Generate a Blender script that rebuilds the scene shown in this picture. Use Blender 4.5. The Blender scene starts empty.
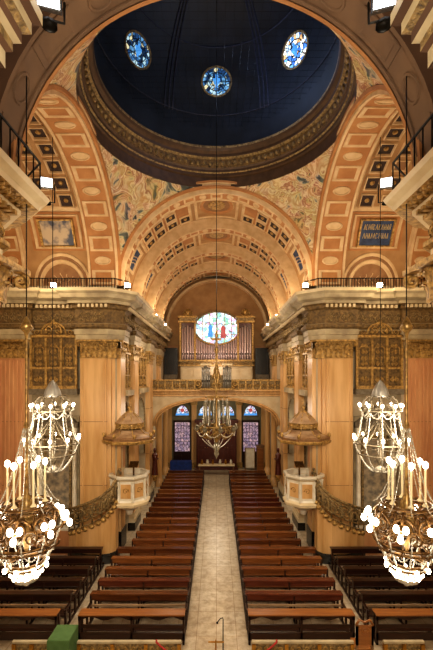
import bpy, math, random
from mathutils import Matrix, Vector
random.seed(7)
PI = math.pi
C = bpy.context.scene.collection
sc = bpy.context.scene

# ------------------------------------------------------------------ materials
def lin(h):
    h = h.lstrip('#')
    out = []
    for i in (0, 2, 4):
        c = int(h[i:i+2], 16) / 255
        out.append(c / 12.92 if c <= .04045 else ((c + .055) / 1.055) ** 2.4)
    return (out[0], out[1], out[2], 1)

def mat(name, c1, c2=None, rough=.6, metal=0, scale=3, bump=0, bscale=20, stretch=(1, 1, 1), emis=None, estr=0, spec=.5, detail=4, ramp=(.35, .7)):
    m = bpy.data.materials.new(name); m.use_nodes = True
    nt = m.node_tree; N = nt.nodes; L = nt.links
    b = N['Principled BSDF']
    b.inputs['Roughness'].default_value = rough
    b.inputs['Metallic'].default_value = metal
    b.inputs['Specular IOR Level'].default_value = spec
    b.inputs['Base Color'].default_value = lin(c1)
    tc = N.new('ShaderNodeTexCoord'); mp = N.new('ShaderNodeMapping')
    mp.inputs['Scale'].default_value = stretch
    L.new(tc.outputs['Object'], mp.inputs['Vector'])
    if c2:
        n = N.new('ShaderNodeTexNoise'); n.inputs['Scale'].default_value = scale; n.inputs['Detail'].default_value = detail
        L.new(mp.outputs[0], n.inputs['Vector'])
        r = N.new('ShaderNodeValToRGB'); r.color_ramp.elements[0].position = ramp[0]; r.color_ramp.elements[1].position = ramp[1]
        r.color_ramp.elements[0].color = lin(c1); r.color_ramp.elements[1].color = lin(c2)
        L.new(n.outputs['Fac'], r.inputs[0]); L.new(r.outputs[0], b.inputs['Base Color'])
    if bump:
        n2 = N.new('ShaderNodeTexNoise'); n2.inputs['Scale'].default_value = bscale; n2.inputs['Detail'].default_value = 3
        L.new(mp.outputs[0], n2.inputs['Vector'])
        bm = N.new('ShaderNodeBump'); bm.inputs['Strength'].default_value = bump; bm.inputs['Distance'].default_value = .03
        L.new(n2.outputs['Fac'], bm.inputs['Height']); L.new(bm.outputs[0], b.inputs['Normal'])
    if emis:
        b.inputs['Emission Color'].default_value = lin(emis); b.inputs['Emission Strength'].default_value = estr
    return m

def glass_mat(name, cols, scale, estr, lead='#101018', leadw=.06, coord='Object'):
    """stained glass: voronoi pieces of coloured light with lead lines"""
    m = bpy.data.materials.new(name); m.use_nodes = True
    nt = m.node_tree; N = nt.nodes; L = nt.links
    b = N['Principled BSDF']; b.inputs['Roughness'].default_value = .3
    tc = N.new('ShaderNodeTexCoord')
    v = N.new('ShaderNodeTexVoronoi'); v.inputs['Scale'].default_value = scale
    L.new(tc.outputs[coord], v.inputs['Vector'])
    sep = N.new('ShaderNodeSeparateColor'); L.new(v.outputs['Color'], sep.inputs[0])
    r = N.new('ShaderNodeValToRGB'); r.color_ramp.interpolation = 'CONSTANT'
    els = r.color_ramp.elements
    els[0].position = 0; els[0].color = lin(cols[0]); els[1].position = 1 / len(cols); els[1].color = lin(cols[1])
    for i in range(2, len(cols)):
        e = els.new(i / len(cols)); e.color = lin(cols[i])
    L.new(sep.outputs[0], r.inputs[0])
    v2 = N.new('ShaderNodeTexVoronoi'); v2.feature = 'DISTANCE_TO_EDGE'; v2.inputs['Scale'].default_value = scale
    L.new(tc.outputs[coord], v2.inputs['Vector'])
    gt = N.new('ShaderNodeMath'); gt.operation = 'GREATER_THAN'; gt.inputs[1].default_value = leadw
    L.new(v2.outputs['Distance'], gt.inputs[0])
    mx = N.new('ShaderNodeMix'); mx.data_type = 'RGBA'
    mx.inputs[6].default_value = lin(lead)
    L.new(gt.outputs[0], mx.inputs[0]); L.new(r.outputs[0], mx.inputs[7])
    L.new(mx.outputs[2], b.inputs['Base Color']); L.new(mx.outputs[2], b.inputs['Emission Color'])
    b.inputs['Emission Strength'].default_value = estr
    return m

def fresco_mat(name):
    m = bpy.data.materials.new(name); m.use_nodes = True
    nt = m.node_tree; N = nt.nodes; L = nt.links
    b = N['Principled BSDF']; b.inputs['Roughness'].default_value = .8
    tc = N.new('ShaderNodeTexCoord')
    n = N.new('ShaderNodeTexNoise'); n.inputs['Scale'].default_value = 1.1; n.inputs['Detail'].default_value = 5; n.inputs['Distortion'].default_value = 1.6
    L.new(tc.outputs['Object'], n.inputs['Vector'])
    r = N.new('ShaderNodeValToRGB'); e = r.color_ramp.elements
    stops = [(.28, '#3d352d'), (.36, '#5e625f'), (.42, '#c4b08c'), (.48, '#a9845a'), (.53, '#d0bd98'), (.58, '#8f5f45'), (.62, '#c2a678'), (.68, '#6e6040'), (.76, '#4a5058')]
    e[0].position, e[0].color = stops[0][0], lin(stops[0][1]); e[1].position, e[1].color = stops[-1][0], lin(stops[-1][1])
    for p, c in stops[1:-1]:
        x = e.new(p); x.color = lin(c)
    L.new(n.outputs['Fac'], r.inputs[0])
    v = N.new('ShaderNodeTexVoronoi'); v.inputs['Scale'].default_value = 3.2
    L.new(tc.outputs['Object'], v.inputs['Vector'])
    mx = N.new('ShaderNodeMix'); mx.data_type = 'RGBA'; mx.blend_type = 'SOFT_LIGHT'; mx.inputs[0].default_value = .12
    L.new(r.outputs[0], mx.inputs[6]); L.new(v.outputs['Color'], mx.inputs[7])
    L.new(mx.outputs[2], b.inputs['Base Color'])
    return m

def floor_mat():
    m = bpy.data.materials.new('marble_floor'); m.use_nodes = True
    nt = m.node_tree; N = nt.nodes; L = nt.links
    b = N['Principled BSDF']; b.inputs['Roughness'].default_value = .32
    tc = N.new('ShaderNodeTexCoord')
    br = N.new('ShaderNodeTexBrick'); br.offset = 0; br.inputs['Scale'].default_value = 1
    br.inputs['Brick Width'].default_value = .62; br.inputs['Row Height'].default_value = .62; br.inputs['Mortar Size'].default_value = .008
    br.inputs['Color1'].default_value = lin('#c9bba4'); br.inputs['Color2'].default_value = lin('#bdab90'); br.inputs['Mortar'].default_value = lin('#94795a')
    L.new(tc.outputs['Object'], br.inputs['Vector'])
    n = N.new('ShaderNodeTexNoise'); n.inputs['Scale'].default_value = 3.5; n.inputs['Detail'].default_value = 10; n.inputs['Roughness'].default_value = .7
    L.new(tc.outputs['Object'], n.inputs['Vector'])
    r = N.new('ShaderNodeValToRGB'); r.color_ramp.elements[0].position = .3; r.color_ramp.elements[0].color = lin('#a08868'); r.color_ramp.elements[1].position = .6; r.color_ramp.elements[1].color = (1, 1, 1, 1)
    L.new(n.outputs['Fac'], r.inputs[0])
    mx = N.new('ShaderNodeMix'); mx.data_type = 'RGBA'; mx.blend_type = 'MULTIPLY'; mx.inputs[0].default_value = .75
    L.new(br.outputs['Color'], mx.inputs[6]); L.new(r.outputs[0], mx.inputs[7]); L.new(mx.outputs[2], b.inputs['Base Color'])
    return m

M = {}
M['peach'] = mat('painted_plaster', '#9c764d', '#b08a5e', .8, scale=1.6)
M['peach_lt'] = mat('pale_painted_plaster', '#d2b68f', '#bd9d74', .8, scale=2.5)
M['orange'] = mat('orange_painted_plaster', '#a06c3e', '#b58250', .7, scale=1.8)
M['rust'] = mat('rust_painted_plaster', '#86603f', '#96704c', .75, scale=3)
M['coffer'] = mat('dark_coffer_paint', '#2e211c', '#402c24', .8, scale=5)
M['cofblue'] = mat('blue_panel_paint', '#25324f', '#3c4c6e', .7, scale=4)
M['umber'] = mat('umber_plaster', '#4e3626', '#614530', .85, scale=1.2)
M['arch'] = mat('brown_arch_plaster', '#6c5441', '#7d624a', .8, scale=1.2)
M['gold'] = mat('gilded_carving', '#c39d5c', '#6e5128', .42, .3, scale=9, bump=.6, bscale=30)
M['dgold'] = mat('aged_gilding', '#a48a5c', '#4c3c26', .5, .2, scale=10, bump=.8, bscale=26)
M['cream'] = mat('cream_stone', '#d9c7a4', '#c6b08a', .55, scale=2)
M['grey'] = mat('grey_stone', '#b9a988', '#8e7f66', .55, scale=2)
M['dgrey'] = mat('carved_grey_stone', '#7d7260', '#5d523f', .6, scale=7, bump=.6, bscale=24)
M['amber'] = mat('amber_marble', '#d9b07c', '#bd9058', .32, scale=1.2, stretch=(3, 3, .35), detail=6)
M['amber2'] = mat('rosy_marble', '#cf9d70', '#b98058', .35, scale=1.4, stretch=(3, 3, .4), detail=6)
M['wallst'] = mat('wall_stone', '#c3b294', '#a6947a', .6, scale=1.3)
M['scr'] = mat('olive_gilt_ground', '#84693f', '#4a3820', .6, .1, scale=9, bump=.8, bscale=22)
M['white'] = mat('white_marble', '#e4dccb', '#d2c6ae', .35, scale=3)
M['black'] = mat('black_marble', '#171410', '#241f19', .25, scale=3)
M['iron'] = mat('black_iron', '#15120f', None, .5, .6)
M['dark'] = mat('shadowed_recess', '#2a2018', '#1d1611', .8, scale=2)
M['dome'] = mat('dark_blue_dome', '#111319', '#1d212c', .55, scale=1.5)
M['domerib'] = mat('dome_rib_paint', '#2b2f42', '#232639', .6)
M['ringd'] = mat('brown_ring_moulding', '#46321f', '#58402a', .5, .1, scale=4)
M['ringg'] = mat('gilt_ring_ornament', '#86683a', '#3c2c18', .5, .2, scale=8, bump=.8, bscale=14)
M['fresco'] = fresco_mat('fresco')
M['floor'] = floor_mat()
WOODS = [('#62381d', '#452512'), ('#744526', '#533017'), ('#85532c', '#62381c'), ('#643423', '#462013')]
for i, (a, b_) in enumerate(WOODS):
    M['wood%d' % i] = mat('polished_wood_%s' % 'abcd'[i], a, b_, .2, scale=2.2, stretch=(.5, 7, 7), detail=6)
M['wdark'] = mat('dark_pew_wood', '#371e12', '#24130b', .3, scale=3, stretch=(.5, 6, 6))
M['wrail'] = mat('pale_lit_rail', '#a5896a', '#6e5640', .25, scale=2.2, stretch=(.8, 6, 6), detail=6, ramp=(.3, .75))  # pale tone paints the strip of light seen between pew rows
M['wtop'] = mat('worn_orange_wood', '#94602f', '#774724', .3, scale=2.2, stretch=(.5, 7, 7), detail=6)
M['wred'] = mat('reddish_wood', '#5a2516', '#431a10', .35, scale=2, stretch=(6, 6, .6))
M['wbrown'] = mat('brown_wood', '#8d6a48', '#6b4c30', .4, scale=2, stretch=(6, 6, .6))
M['canop'] = mat('canopy_panel', '#a88a68', '#7a5c40', .45, scale=3)
M['green'] = mat('green_cloth', '#4e6b3c', '#43602f', .85, scale=6)
M['redc'] = mat('red_cord', '#a8261d', '#8b1c15', .7, scale=20)
M['bluec'] = mat('blue_cloth', '#1d3a86', '#162c66', .8, scale=4)
M['brass'] = mat('brass', '#b98a3e', '#9a6c2a', .3, .8, scale=6)
M['pipe'] = mat('tin_pipe', '#d2bcb8', '#b49c9a', .25, .3, scale=1.5, stretch=(6, 6, .3))
M['gpipe'] = mat('grey_pipe', '#9a958a', '#85807a', .35, .5, scale=1.5, stretch=(6, 6, .3))
M['crystal'] = mat('cut_crystal', '#d2ccbe', '#8f8674', .08, .1, scale=30, emis='#ffe9c0', estr=.04, spec=1)  # slight glow imitates light passing through the crystal
M['cgold'] = mat('chandelier_brass', '#a5854e', '#5f4724', .35, .5, scale=14)
M['csilv'] = mat('silvered_brass', '#978a74', '#4f4535', .35, .4, scale=14)
M['cdark'] = mat('bronze_scroll', '#7a5a32', '#452f18', .35, .7, scale=14)
M['cglass'] = mat('clear_glass', '#8f8672', '#5d5546', .08, .2, scale=20, spec=1)
M['wax'] = mat('ivory_candle', '#d8c8a0', None, .5, emis='#ffdca0', estr=.1)  # faint glow put into the wax, which is no lamp itself
M['flame'] = mat('lit_bulb', '#fff2d8', None, .4, emis='#fff0d4', estr=14)
M['lampw'] = mat('lamp_lens', '#ffffff', None, .4, emis='#fff8ee', estr=80)
M['lampsoft'] = mat('soft_lamp_lens', '#ffffff', None, .4, emis='#f4f7ff', estr=5)
M['sg_dome'] = glass_mat('blue_stained_glass', ['#24466f', '#5f93bc', '#a6c6d2', '#16304f', '#d0c8a0', '#3a6a9a'], 7, .9)
M['sg_dome2'] = glass_mat('pale_stained_glass', ['#bcd6ee', '#e8e6d8', '#5f94d0', '#f4f0e4', '#c49a6a', '#3d6cb8'], 7, 1.8)
M['sg_organ'] = glass_mat('bright_stained_glass', ['#dff0ee', '#a9d6dc', '#f4f6ec', '#7fb8a8', '#c8a8d0', '#eaf4f4', '#8fb4d8'], 3.6, 1.35, '#4a4a50', .035)
M['sg_red'] = mat('red_glass', '#b05a5a', '#8a3f48', .3, scale=5, emis='#b85a58', estr=.7)
M['sg_door'] = glass_mat('rosy_pane_glass', ['#9e8696', '#b69aa0', '#8c7a90', '#aa94a4'], 4, .75, '#504050')
M['sg_lun'] = glass_mat('pale_blue_glass', ['#b8cfe6', '#d8dcea', '#8fb4e0', '#c9b8d8'], 4, .9)
M['sky_band'] = mat('blue_glass_band', '#4d94d8', None, .3, emis='#4d94d8', estr=.8)
M['painting'] = mat('dark_painting', '#6a665f', '#b8a68a', .6, scale=4, detail=6)
M['litpaint'] = mat('pale_painting', '#b8a48c', '#4a4e60', .6, scale=2.2, detail=6, ramp=(.45, .6))
M['gilttxt'] = mat('gilt_lettering', '#c8ab68', None, .5)
M['olive'] = mat('olive_plaster', '#7c7760', '#68644f', .7, scale=2)
M['carpet'] = mat('dark_mat', '#3a332a', '#2c261f', .9, scale=8)

# ------------------------------------------------------------------ mesh builder
class MB:
    def __init__(s, T=None):
        s.v = []; s.f = []; s.m = []; s.s = []
        s.T = T.copy() if T else Matrix.Identity(4)
    def add(s, vs, fs, m=0, smooth=False):
        n = len(s.v); T = s.T
        s.v += [T @ Vector(p) for p in vs]
        flip = T.determinant() < 0
        for f in fs:
            s.f.append([n + i for i in (reversed(f) if flip else f)]); s.m.append(m); s.s.append(smooth)
    def box(s, x0, x1, y0, y1, z0, z1, m=0):
        if x0 > x1: x0, x1 = x1, x0
        if y0 > y1: y0, y1 = y1, y0
        if z0 > z1: z0, z1 = z1, z0
        s.add([(x0,y0,z0),(x1,y0,z0),(x1,y1,z0),(x0,y1,z0),(x0,y0,z1),(x1,y0,z1),(x1,y1,z1),(x0,y1,z1)],
              [(0,3,2,1),(4,5,6,7),(0,1,5,4),(1,2,6,5),(2,3,7,6),(3,0,4,7)], m)
    def bbox(s, x0, x1, y0, y1, z0, z1, b=.01, m=0):
        """box with chamfered top edges"""
        s.box(x0, x1, y0, y1, z0, z1 - b, m)
        s.add([(x0,y0,z1-b),(x1,y0,z1-b),(x1,y1,z1-b),(x0,y1,z1-b),(x0+b,y0+b,z1),(x1-b,y0+b,z1),(x1-b,y1-b,z1),(x0+b,y1-b,z1)],
              [(4,5,6,7),(0,1,5,4),(1,2,6,5),(2,3,7,6),(3,0,4,7)], m)
    def tube(s, pts, r, seg=6, m=0, closed=False):
        pts = [Vector(p) for p in pts]; n = len(pts)
        R = r if isinstance(r, (list, tuple)) else [r] * n
        vs = []; up = None
        for i, p in enumerate(pts):
            if closed: t = pts[(i+1) % n] - pts[i-1]
            else: t = pts[min(i+1, n-1)] - pts[max(i-1, 0)]
            if t.length < 1e-9: t = Vector((0, 0, 1))
            t.normalize()
            if up is None:
                a = Vector((0, 0, 1)) if abs(t.z) < .9 else Vector((1, 0, 0))
                up = (a - t * a.dot(t)).normalized()
            else:
                up = up - t * up.dot(t)
                up = up.normalized() if up.length > 1e-6 else t.orthogonal().normalized()
            w = t.cross(up)
            for k in range(seg):
                a = 2 * PI * k / seg
                vs.append(p + (up * math.cos(a) + w * math.sin(a)) * R[i])
        fs = []
        for i in range(n if closed else n - 1):
            j = (i + 1) % n
            for k in range(seg):
                l = (k + 1) % seg
                fs.append((i*seg+k, i*seg+l, j*seg+l, j*seg+k))
        if not closed:
            fs.append(tuple(range(seg))[::-1]); fs.append(tuple((n-1)*seg + k for k in range(seg)))
        s.add(vs, fs, m, True)
    def lathe(s, prof, c=(0, 0, 0), seg=16, m=0, a0=0, a1=2*PI, smooth=True, rot=0):
        full = abs(a1 - a0 - 2*PI) < 1e-6
        n = seg if full else seg + 1
        vs = []
        for (r, z) in prof:
            for k in range(n):
                a = a0 + (a1 - a0) * k / seg + rot
                vs.append((c[0] + r*math.cos(a), c[1] + r*math.sin(a), c[2] + z))
        fs = []
        for i in range(len(prof) - 1):
            for k in range(seg):
                l = (k + 1) % n
                fs.append((i*n+k, i*n+l, (i+1)*n+l, (i+1)*n+k))
        s.add(vs, fs, m, smooth)
    def ball(s, c, r, m=0, seg=8, rings=5, sz=1):
        prof = [(max(r*math.sin(PI*i/rings), .0005), -r*sz*math.cos(PI*i/rings)) for i in range(rings+1)]
        s.lathe(prof, c, seg, m)
    def sweep(s, path, prof, m=0, closed=False, smooth=False, mats=None):
        """path of (x,y); prof of (d,z), d to the right of travel"""
        n = len(path); P = [Vector(p) for p in path]; off = []
        for i in range(n):
            def nrm(a, b):
                t = (b - a).normalized(); return Vector((t.y, -t.x))
            if closed or 0 < i < n - 1:
                n1 = nrm(P[i-1], P[i]); n2 = nrm(P[i], P[(i+1) % n])
            elif i == 0: n1 = n2 = nrm(P[0], P[1])
            else: n1 = n2 = nrm(P[-2], P[-1])
            k = 1 + n1.dot(n2)
            off.append((n1 + n2) / k if k > .15 else n1)
        q = len(prof)
        vs = [(P[i].x + off[i].x*d, P[i].y + off[i].y*d, z) for i in range(n) for (d, z) in prof]
        for j in range(q - 1):
            fs = []
            for i in range(n if closed else n - 1):
                a = i*q; b = ((i+1) % n)*q
                fs.append((a+j, b+j, b+j+1, a+j+1))
            used = sorted({t for f in fs for t in f}); mp = {t: k for k, t in enumerate(used)}
            s.add([vs[t] for t in used], [tuple(mp[t] for t in f) for f in fs], mats[j] if mats else m, smooth)
    def prism(s, poly, y0, y1, m=0, hole=None):
        """poly in x,z extruded y0..y1"""
        n = len(poly)
        vs = [(x, y0, z) for x, z in poly] + [(x, y1, z) for x, z in poly]
        fs = [tuple(range(n)), tuple(range(2*n-1, n-1, -1))]
        fs += [(i, (i+1) % n + 0, (i+1) % n + n, i+n)[::-1] for i in range(n)]
        s.add(vs, fs, m)
    def grid(s, fn, nu, nv, m=0, smooth=True):
        vs = [fn(i/nu, j/nv) for i in range(nu+1) for j in range(nv+1)]
        fs = [(i*(nv+1)+j, (i+1)*(nv+1)+j, (i+1)*(nv+1)+j+1, i*(nv+1)+j+1) for i in range(nu) for j in range(nv)]
        s.add(vs, fs, m, smooth)
    def rings(s, loops, mats, cap=True, capmat=None, smooth=False):
        n = len(loops[0])
        for i in range(len(loops) - 1):
            s.add(loops[i] + loops[i+1], [(k, (k+1) % n, n+(k+1) % n, n+k) for k in range(n)], mats[i], smooth)
        if cap: s.add(loops[-1], [tuple(range(n))], capmat if capmat is not None else mats[-1])
    def scroll(s, c, size, u, w, turns=1.4, r=.02, hand=1, start=0, m=0, n=18, seg=5):
        """spiral scroll in the plane of vectors u,w"""
        c = Vector(c); u = Vector(u); w = Vector(w)
        pts = []; rs = []
        for i in range(n + 1):
            t = i / n; a = start + hand * turns * 2*PI * t; q = size * (1 - .85*t)
            pts.append(c + u*q*math.cos(a) + w*q*math.sin(a)); rs.append(r*(1 - .4*t))
        s.tube(pts, rs, seg, m)
    def build(s, name, mats, parent=None, origin=(0, 0, 0)):
        if not isinstance(mats, (list, tuple)): mats = [mats]
        if parent is not None: origin = ORG[parent.name]
        o3 = Vector(origin)
        me = bpy.data.meshes.new(name)
        me.from_pydata([tuple(p - o3) for p in s.v], [], s.f)
        for k in mats: me.materials.append(M[k])
        me.polygons.foreach_set('material_index', s.m); me.polygons.foreach_set('use_smooth', s.s)
        me.update()
        o = bpy.data.objects.new(name, me); C.objects.link(o)
        if parent is not None: o.parent = parent
        else: o.location = o3
        ORG[o.name] = o3
        return o
ORG = {}
def tag(o, label, cat, group=None):
    o['label'] = label; o['category'] = cat
    if group: o['group'] = group
    return o
def thing(name, label, cat, loc, group=None):
    o = bpy.data.objects.new(name, None); C.objects.link(o); o.location = loc; o.empty_display_size = .2
    ORG[o.name] = Vector(loc)
    return tag(o, label, cat, group)
def struct(o): o['kind'] = 'structure'; return o
def dup(root, loc, label, group=None):
    r = root.copy(); C.objects.link(r); r.location = loc; r['label'] = label
    if group: r['group'] = group
    ORG[r.name] = Vector(loc)
    for ch in list(root.children):
        c = ch.copy(); C.objects.link(c); c.parent = r
        for g in list(ch.children):
            d = g.copy(); C.objects.link(d); d.parent = c
    return r
def frame(o, u, out, w=(0, 0, 1)):
    m = Matrix.Identity(4)
    for i, c in enumerate((u, out, w, o)):
        for k in range(3): m[k][i] = c[k]
    return m
def mir(s): return Matrix.Diagonal((s, 1, 1, 1))
SIDE = {1: 'left', -1: 'right'}

# ------------------------------------------------------------------ dimensions
F = 380.0; HC = 8.0
CY = 13.0; R = 4.5; ZS = 12.25; YN = 8.5; YF = 17.5; YB = 34.0; NW = 4.6
def pz(y, Y): return HC - (y - 378.0) * Y / F
def pxx(x, Y): return (x - 216.5) * Y / F

# ------------------------------------------------------------------ ornament helpers (local frame: x along, y OUT of the wall, z up)
def leaf(mb, x, y, z, w, h, out, m=0):
    prof = [(0, 0, 1), (.05, .45, 1), (.35, .85, .85), (1, 1, .6), (1.1, .82, .3)]
    vs = []
    for (o, t, ww) in prof:
        vs += [(x - w/2*ww, y + o*out, z + t*h), (x, y + o*out + w*.18, z + t*h), (x + w/2*ww, y + o*out, z + t*h)]
    fs = []
    for i in range(len(prof) - 1):
        for k in range(2): fs.append((i*3+k, i*3+k+1, i*3+k+4, i*3+k+3))
    mb.add(vs, fs, m, True)
def capital(mb, x0, x1, y0, y1, z0, z1, m=0, n=4, sides=True):
    """corinthian pilaster capital; y0 back, y1 front"""
    h = z1 - z0; w = (x1 - x0) / n
    mb.box(x0, x1, y0, y1, z0, z1 - h*.1, m)
    mb.box(x0 - .03, x1 + .03, y0, y1 + .05, z0, z0 + h*.07, m)
    for row, (zz, hh, sh) in enumerate(((z0 + h*.07, h*.42, 0), (z0 + h*.3, h*.45, .5))):
        for i in range(n + (row == 0) - 1 + (1 - row)*0):
            leaf(mb, x0 + w*(i + .5 + sh*(row == 1)), y1 + .01, zz, w*.95, hh, h*.14, m)
    if row: pass
    for sx, hd, xx in ((1, 1, x0), (-1, -1, x1)):
        mb.scroll((xx, y1 + h*.14, z1 - h*.24), h*.16, (sx, 0, 0), (0, 0, 1), 1.5, h*.05, hd, PI/2, m, 14, 4)
    mb.scroll(((x0+x1)/2 - h*.14, y1 + h*.08, z1 - h*.24), h*.12, (1, 0, 0), (0, 0, 1), 1.3, h*.04, 1, PI/2, m, 12, 4)
    mb.scroll(((x0+x1)/2 + h*.14, y1 + h*.08, z1 - h*.24), h*.12, (-1, 0, 0), (0, 0, 1), 1.3, h*.04, 1, PI/2, m, 12, 4)
    if sides:
        T = mb.T.copy(); d = y1 - y0
        k = max(1, int(d / w))
        for xx, sg in ((x0, -1), (x1, 1)):
            mb.T = T @ frame((xx, 0, 0), (0, 1, 0), (sg, 0, 0))
            for i in range(k): leaf(mb, y0 + d*(i + .5)/k, .01, z0 + h*.07, d/k*.95, h*.5, h*.14, m)
        mb.T = T
    mb.box(x0 - h*.14, x1 + h*.14, y0, y1 + h*.18, z1 - h*.1, z1, m)
def shaft(mb, x0, x1, y0, y1, z0, z1, flutes=0, m=0, m2=None):
    mb.box(x0, x1, y0, y1, z0, z1, m)
    if flutes:
        w = (x1 - x0) / flutes
        for i in range(flutes):
            c = x0 + w*(i + .5)
            pr = [(c - w*.33, y1), (c - w*.2, y1 + .045), (c + w*.2, y1 + .045), (c + w*.33, y1)]
            vs = [(x, y, z) for z in (z0 + .1, z1 - .1) for x, y in pr]
            mb.add(vs, [(0,1,5,4),(1,2,6,5),(2,3,7,6),(4,5,6,7),(0,3,2,1)], m if m2 is None else m2)
def base(mb, x0, x1, y0, y1, z0, z1, m=0, md=1):
    h = z1 - z0
    mb.box(x0 - .1, x1 + .1, y0, y1 + .1, z0, z0 + h*.45, md)
    mb.box(x0 - .08, x1 + .08, y0, y1 + .08, z0 + h*.45, z0 + h*.68, m)
    mb.box(x0 - .05, x1 + .05, y0, y1 + .05, z0 + h*.68, z0 + h*.82, m)
    mb.box(x0 - .03, x1 + .03, y0, y1 + .03, z0 + h*.82, z1, m)
def pair_scrolls(mb, cx, y, cz, s, r, m=0, up=1):
    for sg in (1, -1):
        mb.scroll((cx + sg*s*.95, y, cz), s*.75, (-sg, 0, 0), (0, 0, up), 1.5, r, 1, -PI/2, m, 16, 4)
        mb.scroll((cx + sg*s*.55, y, cz + up*s*.8), s*.45, (sg, 0, 0), (0, 0, up), 1.3, r*.8, 1, -PI/2, m, 12, 4)
    mb.ball((cx, y, cz + up*s*.3), s*.22, m, 6, 4)
def screen(mb, x0, x1, z0, z1, y, m=0, mb_=1, full=True):
    """carved and gilded tribune screen: frame, arched centre, scrolls, finials"""
    w = x1 - x0; h = z1 - z0; cx = (x0 + x1)/2
    mb.box(x0, x1, y - .1, y, z0, z1 - h*.12, mb_)
    for zz, hh, p in ((z0, .05, .16), (z0 + h*.3, .035, .1), (z0 + h*.78, .04, .12)):
        mb.box(x0 - .04, x1 + .04, y, y + p, zz, zz + h*hh, m)
    k = 3 if w > 1.4 else 2
    for i in range(k + 1):
        xx = x0 + w*i/k
        mb.box(xx - .05, xx + .05, y, y + .09, z0, z1 - h*.18, m)
        mb.ball((xx, y + .06, z1 - h*.12), .09, m, 6, 5, 1.5)
    for i in range(k):
        c = x0 + w*(i + .5)/k; q = w/k*.36
        pair_scrolls(mb, c, y + .05, z0 + h*.14, q*.5, .035, m)
        # arched light with tracery
        n = 12
        arch = [(c - q, y + .05, z0 + h*.36)] + [(c - q*math.cos(PI*j/n), y + .05, z0 + h*.6 + q*.6*math.sin(PI*j/n)) for j in range(n+1)] + [(c + q, y + .05, z0 + h*.36)]
        mb.tube(arch, .03, 4, m)
        for zz in (.38, .47, .56, .66): pair_scrolls(mb, c, y + .03, z0 + h*zz, q*.4, .03, m, -1 if zz in (.47, .66) else 1)
    # crest
    pair_scrolls(mb, cx, y + .06, z0 + h*.9, w*.12, .035, m)
    n = 10; q = w*.28
    mb.tube([(cx - q*math.cos(PI*j/n), y + .07, z0 + h*.83 + h*.17*math.sin(PI*j/n)) for j in range(n+1)], .05, 5, m)
    mb.ball((cx, y + .08, z1 + .04), .1, m, 6, 5, 1.4)
    for sg in (1, -1): mb.scroll((cx + sg*w*.36, y + .06, z0 + h*.86), w*.08, (sg, 0, 0), (0, 0, 1), 1.5, .03, 1, PI, m, 14, 4)

# ------------------------------------------------------------------ FLOOR
mb = MB(); mb.box(-11, 11, -3, 35, -.2, 0); struct(mb.build('floor', ['floor']))

# ------------------------------------------------------------------ vault surfaces
def naveP(th, b, d, r=R): return (-(r-d)*math.cos(th), b, ZS + (r-d)*math.sin(th))
def naveW(th, b, d): return naveP(th, b, d, R + .36)
def transW(th, b, d): return transP(th, b, d, R + .2)
def transP(th, b, d, r=R): return (-b, CY + (r-d)*math.cos(th), ZS + (r-d)*math.sin(th))
D2 = math.radians
def rect(P, t0, t1, b0, b1, d, ins=0, n=3):
    dt = (t1-t0)*ins; db = (b1-b0)*ins
    t0 += dt; t1 -= dt; b0 += db; b1 -= db
    pts = [P(t0 + (t1-t0)*i/n, b0, d) for i in range(n+1)]
    pts += [P(t1 - (t1-t0)*i/n, b1, d) for i in range(n+1)]
    return pts
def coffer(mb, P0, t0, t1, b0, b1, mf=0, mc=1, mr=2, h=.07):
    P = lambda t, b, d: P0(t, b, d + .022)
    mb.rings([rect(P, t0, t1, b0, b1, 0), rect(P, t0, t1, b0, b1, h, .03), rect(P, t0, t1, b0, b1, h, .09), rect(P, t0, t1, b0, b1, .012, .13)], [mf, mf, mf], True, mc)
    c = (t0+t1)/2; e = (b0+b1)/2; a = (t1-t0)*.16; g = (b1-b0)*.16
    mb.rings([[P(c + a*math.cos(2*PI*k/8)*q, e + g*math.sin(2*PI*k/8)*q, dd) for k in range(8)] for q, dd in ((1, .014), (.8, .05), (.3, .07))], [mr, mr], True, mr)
def panel(mb, P, t0, t1, b0, b1, mf=0, mc=1, h=.04, wdt=.1, n=4):
    mb.rings([rect(P, t0, t1, b0, b1, 0, 0, n), rect(P, t0, t1, b0, b1, h, .01, n), rect(P, t0, t1, b0, b1, h, wdt, n), rect(P, t0, t1, b0, b1, .012, wdt*1.3, n)], [mf, mf, mf], True, mc)
def oval(mb, P, tc, bc, ta, ba, mats, n=24, steps=((1, 0), (.97, .06), (.82, .06), (.76, .015), (.5, .02), (.46, .06), (.3, .07))):
    loops = [[P(tc + ta*q*math.cos(2*PI*k/n), bc + ba*q*math.sin(2*PI*k/n), d) for k in range(n)] for q, d in steps]
    mb.rings(loops, mats, True, mats[-1])
def lunette(mb, P, bc, hw, ht, mf=0, mc=1, mo=2):
    n = 14
    def arc(q, d): return [P(D2(.3) + ht*q*math.sin(PI*k/n), bc - hw*q*math.cos(PI*k/n), d) for k in range(n+1)]
    lo = [arc(1.32, 0), arc(1.3, .05), arc(1.22, .05), arc(1.18, .02), arc(1.06, .02), arc(1.04, .08), arc(.93, .08), arc(.88, .012)]
    ms = [mf, mf, mf, mo, mf, mf, mf]
    for i in range(7):
        a = lo[i] + lo[i+1]; m_ = n+1
        mb.add(a, [(k, k+1, m_+k+1, m_+k) for k in range(n)], ms[i])
    mb.add(lo[-1], [tuple(range(n+1))], mc)
    for k in range(-2, 3):
        cx = bc + hw*.28*k
        pts = [P(ht*.12 + ht*.4*(1-abs(k)*.18)*t + ht*.05*math.sin(t*9+k), cx + hw*.1*math.cos(t*7), .03) for t in [i/8 for i in range(9)]]
        mb.tube(pts, .018, 4, mf)
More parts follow.
